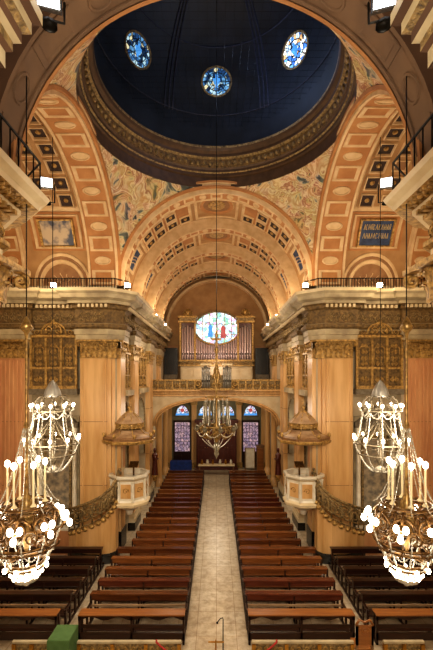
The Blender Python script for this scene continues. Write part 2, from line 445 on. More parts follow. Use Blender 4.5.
def barrel(mb, P, t0, t1, b0, b1, d, n=40, nb=1, m=0, flip=False):
    mb.grid(lambda u, v: P(t0 + (t1-t0)*u, b0 + (b1-b0)*v, d), n, nb, m)
def rib(mb, P, b0, b1, d0, d1, m=0, me=1, n=48, panels=0, mp=2, t0=0., t1=PI):
    for (ba, bb, da, db_, mm) in ((b0, b0, d0, d1, me), (b0, b0+.1, d1, d1, me), (b0+.1, b0+.1, d1, d1-.04, me), (b0+.1, b1-.1, d1-.04, d1-.04, m), (b1-.1, b1-.1, d1-.04, d1, me), (b1-.1, b1, d1, d1, me), (b1, b1, d1, d0, me)):
        mb.grid(lambda u, v: P(t0 + (t1-t0)*u, ba + (bb-ba)*v, da + (db_-da)*v), n, 1, mm)
    if panels:
        PP = lambda t, b, d: P(t, b, d + d1 - .04)
        for i in range(panels):
            ta = t0 + (t1-t0)*(i + .06)/panels; tb = t0 + (t1-t0)*(i + .94)/panels
            if i % 2: oval(mb, PP, (ta+tb)/2, (b0+b1)/2, (tb-ta)*.3, (b1-b0)*.28, [mp, mp, mp, mp], 14, ((1, 0), (.95, .04), (.8, .04), (.74, .008), (.7, .008)))
            else: panel(mb, PP, ta, tb, b0+.16, b1-.16, mp, m, .035, .12)

# nave barrel vault -------------------------------------------------
VM = ['peach', 'orange', 'peach_lt', 'coffer', 'gold', 'cofblue', 'rust', 'umber']
mb = MB()
barrel(mb, naveW, 0, PI, YF, YB, 0, 48, 1, 0)
ceil_nave = struct(mb.build('ceiling_nave', VM))
BAY = 4.12
for i in range(4):
    y0 = YF + BAY*i
    mb = MB()
    rib(mb, naveP, y0, y0 + .75, -.36, .22, 1, 2, 48, 21, 2)
    mb.build('transverse_rib', VM, ceil_nave)
    mb = MB(); a, b = y0 + .9, y0 + BAY - .1; mid = (a+b)/2
    panel(mb, naveW, D2(76), D2(104), a, b, 2, 0, .04, .05, 8)
    oval(mb, lambda t, q, d: naveW(t, q, d + .015), PI/2, mid, D2(11), 1.05, [2, 1, 1, 6, 4, 4])
    for sg in (0, 1):
        P = (lambda t, q, d: naveW(PI - t, q, d)) if sg else naveW
        panel(mb, P, D2(35), D2(74), a, b, 2, 1, .03, .04, 10)
        for k in range(4):
            for j in range(3):
                if k == 3 and j == 1: continue
                t0 = D2(37.5 + k*9.2)
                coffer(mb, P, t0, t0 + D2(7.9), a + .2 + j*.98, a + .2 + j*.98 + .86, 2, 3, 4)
        panel(mb, P, D2(17), D2(33), mid - 1.0, mid + 1.0, 2, 5, .07, .1, 6)
        for t in (.3, .5, .7):
            mb.tube([P(D2(20 + 10*t) + .012*math.sin(9*q), mid - .7 + 1.4*q, .03) for q in [z/10 for z in range(11)]], .02, 4, 2)
        lunette(mb, lambda t, q, d: P(t, q, d + .015), mid, .95, D2(11), 2, 7, 1)
    mb.build('coffered_web', VM, ceil_nave)
mb = MB(); rib(mb, naveP, YB - .5, YB, 0, .2, 1, 2, 48, 0); mb.build('transverse_rib', VM, ceil_nave)

# transept vaults ---------------------------------------------------
for s in (1, -1):
    T = mir(s); mb = MB(T)
    barrel(mb, transW, 0, PI, R, 10.6, 0, 48, 1, 0)
    ce = struct(mb.build('ceiling_transept_' + SIDE[s], VM))
    mb = MB(T); rib(mb, transP, R, R + 1.35, -.2, .12, 1, 2, 48, 19, 2); mb.build('transverse_rib', VM, ce)
    mb = MB(T); rib(mb, transP, 8.75, 9.9, -.2, .12, 1, 2, 48, 19, 2); mb.build('transverse_rib', VM, ce)
    mb = MB(T)
    P = transW
    panel(mb, P, D2(40), D2(140), 5.95, 8.7, 2, 0, .03, .02, 20)
    for k in range(11):
        for j in range(3):
            t0 = D2(42 + k*8.9); e = 6.05 + j*.88
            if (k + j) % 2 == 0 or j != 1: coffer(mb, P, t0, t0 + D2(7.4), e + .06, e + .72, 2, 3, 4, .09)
            else: panel(mb, lambda t, q, d: P(t, q, d + .022), t0 + D2(.8), t0 + D2(6.6), e + .1, e + .68, 2, 6, .05, .1, 3)
    for q, mm in ((1.3, 1), (1.15, 2)):
        panel(mb, P, D2(29 - 7.2*q), D2(29 + 8.5*q), 7.15 - .95*q, 7.15 + .95*q, mm, 1, .04 + .03*(1.4-q)*4, .05, 6)
    panel(mb, P, D2(21.5), D2(36.5), 6.35, 7.95, 4, 6, .14, .06, 6)
    lunette(mb, lambda t, q, d: P(t, q, d + .02), 7.15, 1.02, D2(14), 2, 6, 6)
    mb.build('coffered_web', VM, ce)
    # picture / inscription panel on the haunch
    mb = MB(T)
    PM = lambda t, b, d: transW(t, b, d + .05)
    mb.rings([rect(PM, D2(22.5), D2(35.5), 6.45, 7.85, .0), rect(PM, D2(22.5), D2(35.5), 6.45, 7.85, .03, .01)], [0], True, 0)
    if s == -1:
        rnd = random.Random(4)
        for row in range(2):
            x = 6.58
            while x < 7.7:
                w = rnd.choice((.05, .07, .09))
                t = D2(26.2 + 4.6*(1-row))
                # capital-letter strokes
                kind = rnd.randrange(4)
                for (ua, va, ub, vb) in (((0,0,0,1),(0,1,1,1),(1,0,1,1)), ((0,0,0,1),(0,.5,1,.5),(1,0,1,1)), ((0,0,.5,1),(.5,1,1,0)), ((0,0,0,1),(0,1,1,.8),(0,0,1,.2)))[kind]:
                    q0 = PM(t + D2(2.9)*va, x + w*ua, .035); q1 = PM(t + D2(2.9)*vb, x + w*ub, .035)
                    mb.tube([q0, q1], .012, 4, 1)
                x += w + .05
    mb.build('inscription_panel' if s == -1 else 'painted_panel', ['cofblue' if s == -1 else 'litpaint', 'gilttxt'], ce)

# crossing: arches, pendentives, near arch --------------------------
mb = MB()
def penta(k):
    base_a = PI/4 + k*PI/2
    def fn(u, v):
        h = R*math.sin(v*PI/2)*.9999; r = math.sqrt(2*R*R - h*h)
        al = PI/4 - math.acos(min(1, R/r)); a = base_a + (2*u-1)*al
        return (r*math.cos(a), CY + r*math.sin(a), ZS + h)
    return fn
cross = None
mb.grid(penta(0), 16, 16, 0)
mbs = [mb]
mb0 = MB(); rib(mb0, naveP, 7.6, YN, 0, .0, 0, 0, 56, 11, 0)
cross = struct(mb0.build('ceiling_crossing', ['arch', 'umber', 'arch']))
for k in range(4):
    mb = MB(); mb.grid(penta(k), 18, 18, 0); mb.build('pendentive_fresco', ['fresco'], cross)
# archivolts around the four arches
def archi(T):
    mb = MB(T)
    prof = [(R - .02, .0), (R - .02, .1), (R + .08, .12), (R + .1, .05), (R + .2, .05), (R + .22, .1), (R + .32, .1), (R + .34, .0)]
    n = 56
    for j in range(len(prof) - 1):
        (r0, e0), (r1, e1) = prof[j], prof[j+1]
        mb.grid(lambda u, v: ((r0 + (r1-r0)*v)*math.cos(PI*u), e0 + (e1-e0)*v, (r0 + (r1-r0)*v)*math.sin(PI*u)), n, 1, (0, 0, 1, 1, 1, 0, 0)[j], False)
    return mb
for o_, u_, out_ in (((0, YF, ZS), (1, 0, 0), (0, -1, 0)), ((-R, CY, ZS), (0, 1, 0), (1, 0, 0)), ((R, CY, ZS), (0, 1, 0), (-1, 0, 0)), ((0, YN, ZS), (1, 0, 0), (0, 1, 0))):
    archi(frame(o_, u_, out_)).build('archivolt', ['orange', 'peach_lt'], cross)
# presbytery vault over the viewer (dark)
mb = MB(); mb.grid(lambda u, v: (-5.3*math.cos(PI*u), 1 + 6.6*v, ZS + 5.3*math.sin(PI*u)), 32, 1, 0)
mb.grid(lambda u, v: (-(4.5+.8*v)*math.cos(PI*u), 7.6, ZS + (4.5+.8*v)*math.sin(PI*u)), 32, 1, 0)
struct(mb.build('ceiling_presbytery', ['umber']))

# dome --------------------------------------------------------------
mb = MB()
ring = [(4.6, 16.72), (4.5, 16.74), (4.5, 17.22), (4.42, 17.26), (4.42, 17.36), (4.36, 17.4), (4.36, 17.5), (4.3, 17.56), (4.26, 17.92), (4.16, 17.98), (4.16, 18.1), (4.04, 18.18), (4.0, 18.28), (4.0, 18.38), (4.2, 18.42), (4.2, 19.9)]
rm = [0, 0, 0, 0, 1, 0, 0, 2, 1, 0, 0, 0, 1, 0, 3]
for j in range(len(ring) - 1):
    mb.lathe([ring[j], ring[j+1]], (0, CY, 0), 96, rm[j], smooth=True)
for k in range(96):   # egg-and-dart blocks on the ring
    a = 2*PI*k/96
    mb.ball((4.27*math.cos(a), CY + 4.27*math.sin(a), 17.74), .08, 1, 5, 4, 1.3)
ring_o = MB.build(mb, 'ceiling_dome', ['ringd', 'dgold', 'ringg', 'dome'])
struct(ring_o)
RD = 4.2; ZD = 19.8
def domeP(el, az, d=0): return ((RD-d)*math.cos(el)*math.sin(az), CY + (RD-d)*math.cos(el)*math.cos(az), ZD + (RD-d)*math.sin(el))
mb = MB(); mb.grid(lambda u, v: domeP(v*PI/2*.985, 2*PI*u), 64, 16, 0); mb.build('dome_shell', ['dome'], ring_o)
for k in range(6):
    az = PI/6 + k*PI/3; mb = MB()
    for q in (-.045, 0, .045):
        mb.tube([domeP(e*PI/2*.97/14, az + q, .02) for e in range(15)], .035, 5, 0)
    mb.build('dome_rib', ['domerib'], ring_o)
mb = MB()
for el in (1, 36, 62):
    mb.tube([domeP(D2(el), 2*PI*k/60, .02) for k in range(60)], .03, 4, 0, True)
mb.build('dome_band', ['domerib'], ring_o)
# black net cables strung across the dome
mb = MB()
for k in range(-14, 15):
    q = 4.05*k/14.6; h = math.sqrt(4.05**2 - q*q)
    mb.tube([(q, CY - h, 19.2), (q, CY + h, 19.2)], .004, 4, 0); mb.tube([(-h, CY + q, 19.2), (h, CY + q, 19.2)], .004, 4, 0)
mb.build('net_cable', ['iron'], ring_o)
for k in range(6):
    az = D2((0, 54, 117, 180, -117, -54)[k]); el = D2(19.5)
    c = Vector(domeP(el, az, .03)); nrm = Vector((math.cos(el)*math.sin(az), math.cos(el)*math.cos(az), math.sin(el)))
    u = Vector((math.cos(az), -math.sin(az), 0)); w = u.cross(nrm) * -1
    if w.z < 0: w = -w
    T = frame(c, u, -nrm, w)
    mb = MB(T); n = 28
    lo = lambda q, y: [(q*.62*math.cos(2*PI*i/n), y, q*.52*math.sin(2*PI*i/n)) for i in range(n)]
    mb.rings([lo(1.12, -.02), lo(1.12, .06), lo(1.0, .06), lo(.98, .02)], [0, 0, 0], False)
    f = mb.build('window_%d' % (k+1), ['dgold', 'iron'], None, c); struct(f)
    mb = MB(T)
    mb.add(lo(.99, .025), [tuple(range(n))], 0)
    gl = mb.build('stained_glass', ['sg_dome2' if k == 1 else 'sg_dome'], f)
    mb = MB(T)
    for q in (.34, .66): mb.tube([Vector(p) for p in lo(q, .03)], .016, 4, 0, True)
    for i in range(8):
        a = 2*PI*i/8; mb.tube([(.2*math.cos(a), .03, .17*math.sin(a)), (.61*math.cos(a), .03, .51*math.sin(a))], .014, 4, 0)
    mb.build('tracery', ['iron'], f)
    mb = MB(T); mb.ball((0, .03, 0), .14, 0, 10, 5); mb.box(-.05, .05, .02, .05, -.22, .26, 0); mb.box(-.16, .16, .02, .05, .02, .12, 0); mb.build('central_emblem', ['sky_band'], f)

# ------------------------------------------------------------------ WALLS
# entablature profile: d outwards from wall plane, z
ZA, ZF, ZCN, ZT = 9.74, 10.45, 11.1, 11.95
ENT = [(0, ZA), (.06, ZA), (.06, ZA + .22), (.1, ZA + .24), (.1, ZA + .48), (.2, ZA + .56), (.2, ZF), (.08, ZF + .04), (.08, ZCN), (.2, ZCN + .06), (.2, ZCN + .2), (.34, ZCN + .25), (.34, ZCN + .38), (.58, ZCN + .46), (.6, ZCN + .62), (.7, ZCN + .72), (.74, ZT), (0, ZT)]
ENTM = [0, 0, 0, 0, 1, 1, 0, 2, 1, 1, 2, 0, 0, 0, 0, 3, 3]
ENTMATS = ['grey', 'scr', 'scr', 'cream']

def wall(s):
    T = mir(s); side = SIDE[s]
    mb = MB(T)
    # transept west wall: openings left as recesses
    for (a, b) in ((-10.6, -8.5), (-6.3, -NW)):
        mb.box(a, b, YF, YF + .9, 0, ZA, 0)
    mb.box(-8.5, -6.3, YF + .5, YF + .9, 0, ZA, 0)                 # back of the recess
    mb.box(-10.6, -NW, YF + .02, YF + .9, ZA, ZS + .0, 0)
    mb.box(-10.9, -10.6, 7.0, YF + .9, 0, 17.5, 0)                   # transept end wall
    # nave wall with piers and recesses
    for (a, b) in ((YF + .06, 18.5), (19.9, 21.4), (24.4, 26.6)):
        mb.box(-5.6, -NW, a, b, 0, ZA, 0)
    mb.box(-6.0, -5.42, 17.7, YB, 0, ZA - .01, 0)                          # chapel back wall
    mb.box(-5.41, -NW - .03, 18.4, 24.5, 7.15, ZA, 0)                      # wall above chapel arches
    mb.box(-5.6, -NW, YF + .04, YB, ZA, ZS, 0)
    mb.box(-5.6, -NW, 26.6, YB, 0, ZA, 0)
    w = struct(mb.build('wall_' + side, ['wallst']))
    # dark arched recesses in nave bays
    for (a, b) in ((18.5, 19.9), (21.4, 24.4)):
        mb = MB(T @ frame((-NW - .02, 0, 0), (0, 1, 0), (1, 0, 0)))
        c = (a+b)/2; q = (b-a)/2 - .12; n = 14
        out = [(a, 3.2), (a, 7.15), (b, 7.15), (b, 3.2)]
        arc = [(c + q*math.cos(PI*i/n), 5.6 + 1.2*math.sin(PI*i/n)) for i in range(n+1)]
        poly_r = [(b, 3.2), (b, 7.15), (c, 7.15)] + [p for p in reversed(arc[:n//2+1])] + [(c+q, 3.2)]
        poly_l = [(a, 3.2), (c-q, 3.2)] + [p for p in reversed(arc[n//2:])] + [(c, 7.15), (a, 7.15)]
        mb.prism([(x, z) for x, z in poly_r], -.25, .0, 0); mb.prism(poly_l, -.25, .0, 0)
        mb.tube([(c+q, .02, 3.2)] + [(x, .02, z) for x, z in arc] + [(c-q, .02, 3.2)], .05, 5, 1)
        mb.box(a, b, -.72, -.7, 0, 7.1, 2)
        mb.build('chapel_arch', ['grey', 'dgold', 'dgrey'], w)
    # entablature swept round the pier with breaks over the pilasters
    path = [(-10.6, YF), (-10.0, YF), (-10.0, YF - .2), (-8.5, YF - .2), (-8.5, YF), (-6.32, YF), (-6.32, YF - .25), (-4.95, YF - .25), (-4.75, YF - .1), (-4.5, YF + .1), (-4.35, YF + .25), (-4.35, 18.5), (-4.6, 18.5), (-4.6, 19.9), (-4.35, 19.9), (-4.35, 21.4), (-4.6, 21.4), (-4.6, 24.5), (-4.35, 24.5), (-4.35, 26.0), (-4.6, 26.0), (-4.6, 29.0), (-4.4, 29.0), (-4.4, 30.2), (-4.6, 30.2), (-4.6, YB)]
    mb = MB(T)
    mb.sweep(path, ENT, mats=ENTM)
    # dentils under the cornice on the transept front and nave side
    x = -10.4
    while x < -4.9:
        yb = YF - .25 if x > -6.32 else (YF - .2 if -10.0 < x < -8.5 else YF)
        mb.box(x, x + .1, yb - .3, yb - .18, ZCN + .08, ZCN + .22, 3); x += .2
    y = 17.9
    while y < 33:
        mb.box(-4.15, -4.03, y, y + .12, ZCN + .08, ZCN + .22, 3); y += .24
    mb.build('entablature', ENTMATS, w)
    # frieze scrollwork
    mb = MB(T @ frame((0, YF - .28, 0), (1, 0, 0), (0, -1, 0)))
    x = -10.3
    while x < -4.9:
        yy = .06 if x > -6.4 else (.02 if -10.0 < x < -8.6 else -.18)
        pair_scrolls(mb, x, yy, (ZF + ZCN)/2 - .05, .2, .03, 0); x += .62
    mb.T = T @ frame((-4.4, 0, 0), (0, 1, 0), (1, 0, 0))
    y = 17.9
    while y < 33:
        pair_scrolls(mb, y, .16, (ZF + ZCN)/2 - .05, .2, .03, 0); y += .62
    mb.build('frieze_ornament', ['dgold'], w)
    # pilasters on transept front
    FR = T @ frame((0, YF, 0), (1, 0, 0), (0, -1, 0))
    def pil(x0, x1, d, fr, fl, mt, nm=4, z0=0, md=('cream', 'black')):
        mb = MB(fr); shaft(mb, x0, x1, -.05, d, .9, 8.9, fl, 0)
        if not fl:
            for q in (x0 + .1, x1 - .16): mb.box(q, q + .06, d, d + .03, 1.05, 8.75, 0)
        for zz in (3.1, 6.0): mb.box(x0 - .01, x1 + .01, 0, d + .006, zz, zz + .025, 1)
        p = mb.build('pilaster', [mt, 'rust'], w)
        mb = MB(fr); capital(mb, x0, x1, -.05, d, 8.9, ZA, 0, nm); mb.build('capital', ['gold'], p)
        mb = MB(fr); base(mb, x0, x1, -.05, d, 0, .9, 0, 1); mb.build('base', list(md), p)
        return p
    pil(-6.2, -5.0, .22, FR, 0, 'amber', 5)
    mb = MB(T)   # stepped edge of the crossing pier
    mb.box(-5.0, -4.82, YF - .14, YF + .3, .9, ZA, 0); mb.box(-4.82, -4.66, YF - .04, YF + .5, .9, ZA, 0); mb.box(-4.67, -4.42, YF + .06, 18.45, .9, ZA, 0)
    mb.box(-5.1, -4.42, YF - .2, YF + .4, 0, .5, 1); mb.box(-4.8, -4.38, YF + .0, 18.5, 0, .9, 1)
    p = mb.build('pier_edge', ['amber', 'black'], w)
    mb = MB(T @ frame((-4.5, 0, 0), (0, 1, 0), (1, 0, 0))); capital(mb, YF + .06, 18.45, -.1, .06, 8.9, ZA, 0, 4)
    mb.T = T @ frame((0, YF - .14, 0), (1, 0, 0), (0, -1, 0)); capital(mb, -5.0, -4.55, -.3, .05, 8.9, ZA, 0, 2)
    mb.build('capital', ['gold'], p)
    pil(-9.9, -8.65, .2, FR, 7, 'amber2', 4)
    NV = T @ frame((-NW, 0, 0), (0, 1, 0), (1, 0, 0))
    pil(20.0, 21.3, .24, NV, 0, 'amber', 4); pil(24.6, 25.9, .24, NV, 0, 'amber', 4)
    pil(29.0, 30.1, .2, NV, 0, 'amber', 4)
    # tribune screens
    mb = MB(FR); screen(mb, -8.45, -6.4, 7.5, 10.5, .14, 0, 1)
    mb.box(-8.5, -6.32, -.5, .32, 7.25, 7.5, 2); mb.build('tribune_screen', ['gold', 'scr', 'dgrey'], w)
    for (a, b) in ((18.55, 19.85), (21.5, 24.3)):
        mb = MB(NV); screen(mb, a, b, 7.4, 9.7, .02, 0, 1); mb.box(a - .05, b + .05, 0, .3, 7.12, 7.4, 2)
        mb.build('tribune_screen', ['gold', 'scr', 'grey'], w)
    # iron railing on the transept cornice
    mb = MB(T)
    for zz in (ZT + .06, ZT + .55): mb.tube([(-10.5, YF - .35, zz), (-4.6, YF - .35, zz), (-4.1, YF + .3, zz)], .022, 5)
    for i in range(48):
        x = -10.5 + 5.9*i/47; mb.box(x - .012, x + .012, YF - .362, YF - .338, ZT, ZT + .57)
    mb.build('cornice_railing', ['iron'], w)
    return w
W = {s: wall(s) for s in (1, -1)}

# near crossing piers and presbytery side walls ---------------------
for s in (1, -1):
    T = mir(s); mb = MB(T)
    mb.prism([(-4.75, 0), (-4.75, ZS + .3), (-5.4, ZS + .3), (-5.4, 0)], -2.5, 8.0, 0)
    mb.add([(-4.75,8.0,0),(-5.3,8.5,0),(-5.3,8.5,ZS),(-4.75,8.0,ZS)], [(0,1,2,3)], 0)
    mb.box(-10.6, -5.3, 7.8, 8.5, 0, ZS, 0)
    w = struct(mb.build('wall_near_' + SIDE[s], ['wallst']))
    zz = lambda z: 10.4 + (z - ZA)*(ZT - 10.4)/(ZT - ZA)
    ENT2 = [(d*1.35, zz(z)) for d, z in ENT]
    mb = MB(T)
    mb.sweep([(-4.7, -1), (-4.7, 8.05), (-5.2, 8.55), (-10.6, 8.55)], ENT2, mats=[0, 0, 0, 0, 1, 1, 0, 2, 1, 1, 0, 0, 1, 0, 0, 3, 3])
    mb.build('entablature', ['cream', 'gold', 'dgold', 'cream'], w)
    mb = MB(T @ frame((-4.7, 0, 0), (0, 1, 0), (1, 0, 0)))
    y = 4.5
    while y < 7.9:
        pair_scrolls(mb, y, .16, (zz(ZF) + zz(ZCN))/2 - .02, .15, .03, 0); y += .42
    y = 4.5
    while y < 8.1:
        mb.box(y, y + .09, .3, .5, zz(ZCN + .1), zz(ZCN + .24), 0); y += .19
    y = 3.0
    while y < 8.15:
        mb.ball((y, .63, zz(ZCN + .41)), .07, 0, 6, 5, .8); mb.tube([(y + .1, .5, zz(ZCN + .36)), (y + .1, .74, zz(ZCN + .43))], .03, 5, 0); y += .2
    mb.T = T @ frame((-4.7, 8.05, 0), (-.7071, .7071, 0), (.7071, .7071, 0))
    for k in range(2): pair_scrolls(mb, .15 + .36*k, .16, (zz(ZF) + zz(ZCN))/2 - .02, .15, .03, 0)
    mb.build('frieze_ornament', ['gold'], w)
    # engaged column with gilt capital
    c = (-4.9, 7.85, 0)
    mb = MB(T); mb.lathe([(.33, 0), (.33, .5), (.31, .6), (.29, .9), (.28, 1.0), (.26, 9.2), (.4, 9.58)], c, 18, 0); p = mb.build('engaged_column', ['amber'], w)
    mb = MB(T); mb.lathe([(.44, 9.58), (.5, 9.6), (.5, 9.66), (.42, 9.7), (.46, 10.1), (.58, 10.28)], c, 18, 0)
    for row, (z0, h) in enumerate(((9.66, .34), (9.84, .4))):
        for k in range(12):
            a = 2*PI*(k + .5*row)/12
            mb.T = T @ frame((c[0] + .45*math.cos(a), c[1] + .45*math.sin(a), 0), (-math.sin(a), math.cos(a), 0), (math.cos(a), math.sin(a), 0))
            leaf(mb, 0, 0, z0, .24, h, .13, 0)
    for k in range(4):
        a = PI/4 + k*PI/2
        mb.T = T
        for hd in (1,): mb.scroll((c[0] + .8*math.cos(a), c[1] + .8*math.sin(a), 10.14), .17, (math.cos(a), math.sin(a), 0), (0, 0, 1), 1.6, .06, -1, PI/2, 0, 18, 6)
    mb.T = T; mb.box(c[0] - .7, c[0] + .72, c[1] - .7, c[1] + .7, 10.28, 10.4, 0)
    mb.build('capital', ['gold'], p)
    mb = MB(T)
    for zq in (ZT + .06, ZT + .8): mb.tube([(-3.9, 2, zq), (-3.9, 8.4, zq), (-4.7, 9.2, zq), (-10.4, 9.2, zq)], .025, 5)
    for i in range(22): mb.tube([(-3.9, 2 + 6.4*i/21, ZT), (-3.9, 2 + 6.4*i/21, ZT + .82)], .016, 4)
    for i in range(30): mb.tube([(-4.7 - 5.7*i/29, 9.2, ZT), (-4.7 - 5.7*i/29, 9.2, ZT + .82)], .016, 4)
    mb.build('cornice_railing', ['iron'], w)
    # altarpiece entablature close to the viewer, upper corners of the view
    mb = MB(T)
    prof = [(0, 11.15), (.02, 11.15), (.02, 11.32), (.07, 11.36), (.07, 11.46), (.13, 11.5), (.13, 11.62), (.2, 11.66), (.2, 11.78), (.28, 11.82), (.28, 11.95), (0, 11.95)]
    mb.sweep([(-2.17, .2), (-2.17, 3.85), (-4.7, 3.85)], prof, mats=[2, 0, 2, 1, 0, 2, 1, 0, 2, 0, 0])
    mb.box(-4.7, -2.17, .2, 3.85, 11.14, 11.95, 2)
    struct(mb.build('trim_%d' % (1 if s == 1 else 2), ['grey', 'dgold', 'umber']))

# ------------------------------------------------------------------ back wall, organ gallery
mb = MB()
mb.box(-5.6, 5.6, YB, YB + .3, 0, 17, 0)
wb = struct(mb.build('wall_back', ['olive']))
mb = MB()   # upper wall face behind organ
mb.box(-NW, NW, YB - .04, YB, 7.0, 16.9, 0); mb.build('upper_wall_face', ['peach'], wb)
FRB = frame((0, YB, 0), (1, 0, 0), (0, -1, 0))
mb = MB(FRB)
for x in (-4.2, -2.0, 2.0, 4.2):
    mb.box(x - .22, x + .22, 0, .25, 0, 5.9, 0); mb.box(x - .3, x + .3, 0, .32, 0, .5, 1); mb.box(x - .3, x + .3, 0, .34, 5.6, 5.9, 1)
mb.build('back_pilaster', ['amber', 'gold'], wb)
# arched windows over doors
wn = 7
for x, hw in ((-3.05, .62), (-1.0, .62), (1.0, .62), (3.05, .62)):
    mb = MB(FRB); n = 14
    arc = [(x + hw*math.cos(PI*i/n), .05, 4.62 + .95*math.sin(PI*i/n)) for i in range(n+1)]
    mb.tube(arc + [arc[0]], .05, 5, 0)
    f = struct(mb.build('window_%d' % wn, ['dgold'], None, (x, YB, 4.6))); wn += 1
    mb = MB(FRB); mb.add([(p[0], .04, p[2]) for p in arc], [tuple(range(n+1))], 0); mb.build('pane', ['sg_lun'], f)
    mb = MB(FRB); mb.box(x - hw, x + hw, .042, .055, 4.62, 4.84, 0); mb.build('blue_pane', ['sky_band'], f)
    mb = MB(FRB); mb.lathe([(.0005, 0), (.16, .0), (.18, .02)], (0, 0, 0), 12, 0)
    mb.v = [Vector((p.x + x, YB - .06 - p.z, 5.12 + (YB - p.y))) for p in [Vector((q.x, q.y, q.z)) for q in mb.v]]
    mb.build('medallion', ['sg_red'], f)
# doors left and right with leaded glass, central wooden portal
for k, x in ((1, -3.05), (2, 3.05)):
    mb = MB(FRB); hw = .66
    for a, b in ((x - hw - .12, x - hw), (x + hw, x + hw + .12)): mb.box(a, b, 0, .14, 0, 4.2, 0)
    mb.box(x - hw - .12, x + hw + .12, 0, .14, 4.05, 4.25, 0); mb.box(x - hw, x + hw, .02, .1, 0, 1.45, 0)
    for q in (-.33, .33): mb.bbox(x + q - .26, x + q + .26, .1, .13, .2, 1.3, .02, 0)
    d = struct(mb.build('door_%d' % k, ['wdark'], None, (x, YB, 0)))
    mb = MB(FRB); mb.box(x - hw, x + hw, .03, .05, 1.45, 4.05, 0); mb.build('door_glass', ['sg_door'], d)
    mb = MB(FRB)
    for i in range(1, 5): mb.box(x - hw + 2*hw*i/5 - .015, x - hw + 2*hw*i/5 + .015, .05, .08, 1.45, 4.05, 0)
    for i in range(1, 9): mb.box(x - hw, x + hw, .05, .08, 1.45 + 2.6*i/9 - .012, 1.45 + 2.6*i/9 + .012, 0)
    mb.box(x - hw, x + hw, .05, .09, 1.45, 2.3, 1) if False else None
    mb.build('glazing_bar', ['iron', 'wdark'], d)
mb = MB(FRB)
mb.box(-1.75, 1.75, .1, .9, 0, 4.1, 0); mb.box(-1.9, 1.9, .1, 1.0, 4.1, 4.35, 0); mb.box(-1.85, 1.85, .1, .98, 0, .25, 0)
d3 = struct(mb.build('door_3', ['wred'], None, (0, YB, 0)))
for i in range(4):
    x = -1.32 + .88*i; mb = MB(FRB)
    mb.box(x - .4, x + .4, .9, .94, .3, 3.95, 0); mb.bbox(x - .3, x + .3, .94, .97, .5, 1.8, .02, 0)
    mb.box(x - .3, x + .3, .94, .97, 2.05, 2.15, 0); mb.box(x - .3, x + .3, .94, .97, 3.7, 3.8, 0)
    for q in (-.28, .24): mb.box(x + q, x + q + .04, .94, .97, 2.05, 3.8, 0)
    lf = mb.build('door_leaf', ['wred'], d3)
    mb = MB(FRB); mb.ball((x + (.33 if i % 2 == 0 else -.33), .98, 1.95), .04, 0); mb.build('door_knob', ['brass'], lf)

# gallery -----------------------------------------------------------
YG = 26.4
mb = MB(); n = 20
mb.box(-NW, NW, YG, YB, 6.85, 7.05, 0)
# arched front: spandrel strip between the arch and the slab
arc = [(-4.35*math.cos(PI*i/n), 4.7 + 1.9*math.sin(PI*i/n)**.8) for i in range(n+1)]
for i in range(n):
    (x0, z0), (x1, z1) = arc[i], arc[i+1]
    mb.prism([(x0, z0), (x1, z1), (x1, 6.9), (x0, 6.9)], YG, YG + .5, 1)
mb.box(-NW, -4.35, YG, YG + .5, 0, 6.9, 1); mb.box(4.35, NW, YG, YG + .5, 0, 6.9, 1)
gal = struct(mb.build('trim_3', ['olive', 'cream']))
mb = MB(); mb.tube([(x, YG - .02, z) for x, z in arc], .09, 6, 0); mb.tube([(x*.97, YG - .01, z - .1) for x, z in arc], .05, 6, 0); mb.build('arch_moulding', ['amber'], gal)
mb = MB(); mb.sweep([(-NW, YG), (NW, YG)], [(0, 6.72), (.08, 6.74), (.08, 6.86), (.16, 6.92), (.16, 7.0), (.28, 7.08), (.28, 7.16), (0, 7.16)], mats=[0, 0, 1, 0, 1, 0, 0]); mb.build('gallery_cornice', ['amber', 'gold'], gal)
mb = MB(frame((0, YG - .1, 0), (1, 0, 0), (0, -1, 0)))
mb.box(-NW, NW, -.08, .08, 7.16, 7.24, 0); mb.box(-NW, NW, -.1, .1, 7.8, 7.9, 0)
for i in range(19):
    x = -NW + .05 + (2*NW - .1)*i/18; mb.box(x - .05, x + .05, -.06, .09, 7.2, 7.86, 0)
    if i < 18: pair_scrolls(mb, x + .25, .03, 7.45, .12, .025, 0); mb.box(x + .05, x + .46, -.03, 0, 7.2, 7.8, 1)
mb.build('gallery_balustrade', ['gold', 'dgold'], gal)
# cove under the gallery with transverse beams
mb = MB()
for y in (28.5, 31): mb.box(-NW, NW, y, y + .35, 6.45, 6.86, 0)
mb.build('gallery_beam', ['olive'], gal)
for s in (1, -1):
    for y in (28.2, 31.6):
        mb = MB(mir(s)); c = (-4.25, y, 0)
        mb.lathe([(.3, 0), (.3, .5), (.24, .55), (.22, .7), (.2, 5.2), (.24, 5.25), (.22, 5.4), (.34, 5.9), (.34, 6.0)], c, 14, 0)
        mb.box(-4.6, -3.9, y - .35, y + .35, 6.0, 6.5, 1); mb.build('gallery_column', ['amber', 'gold'], gal)

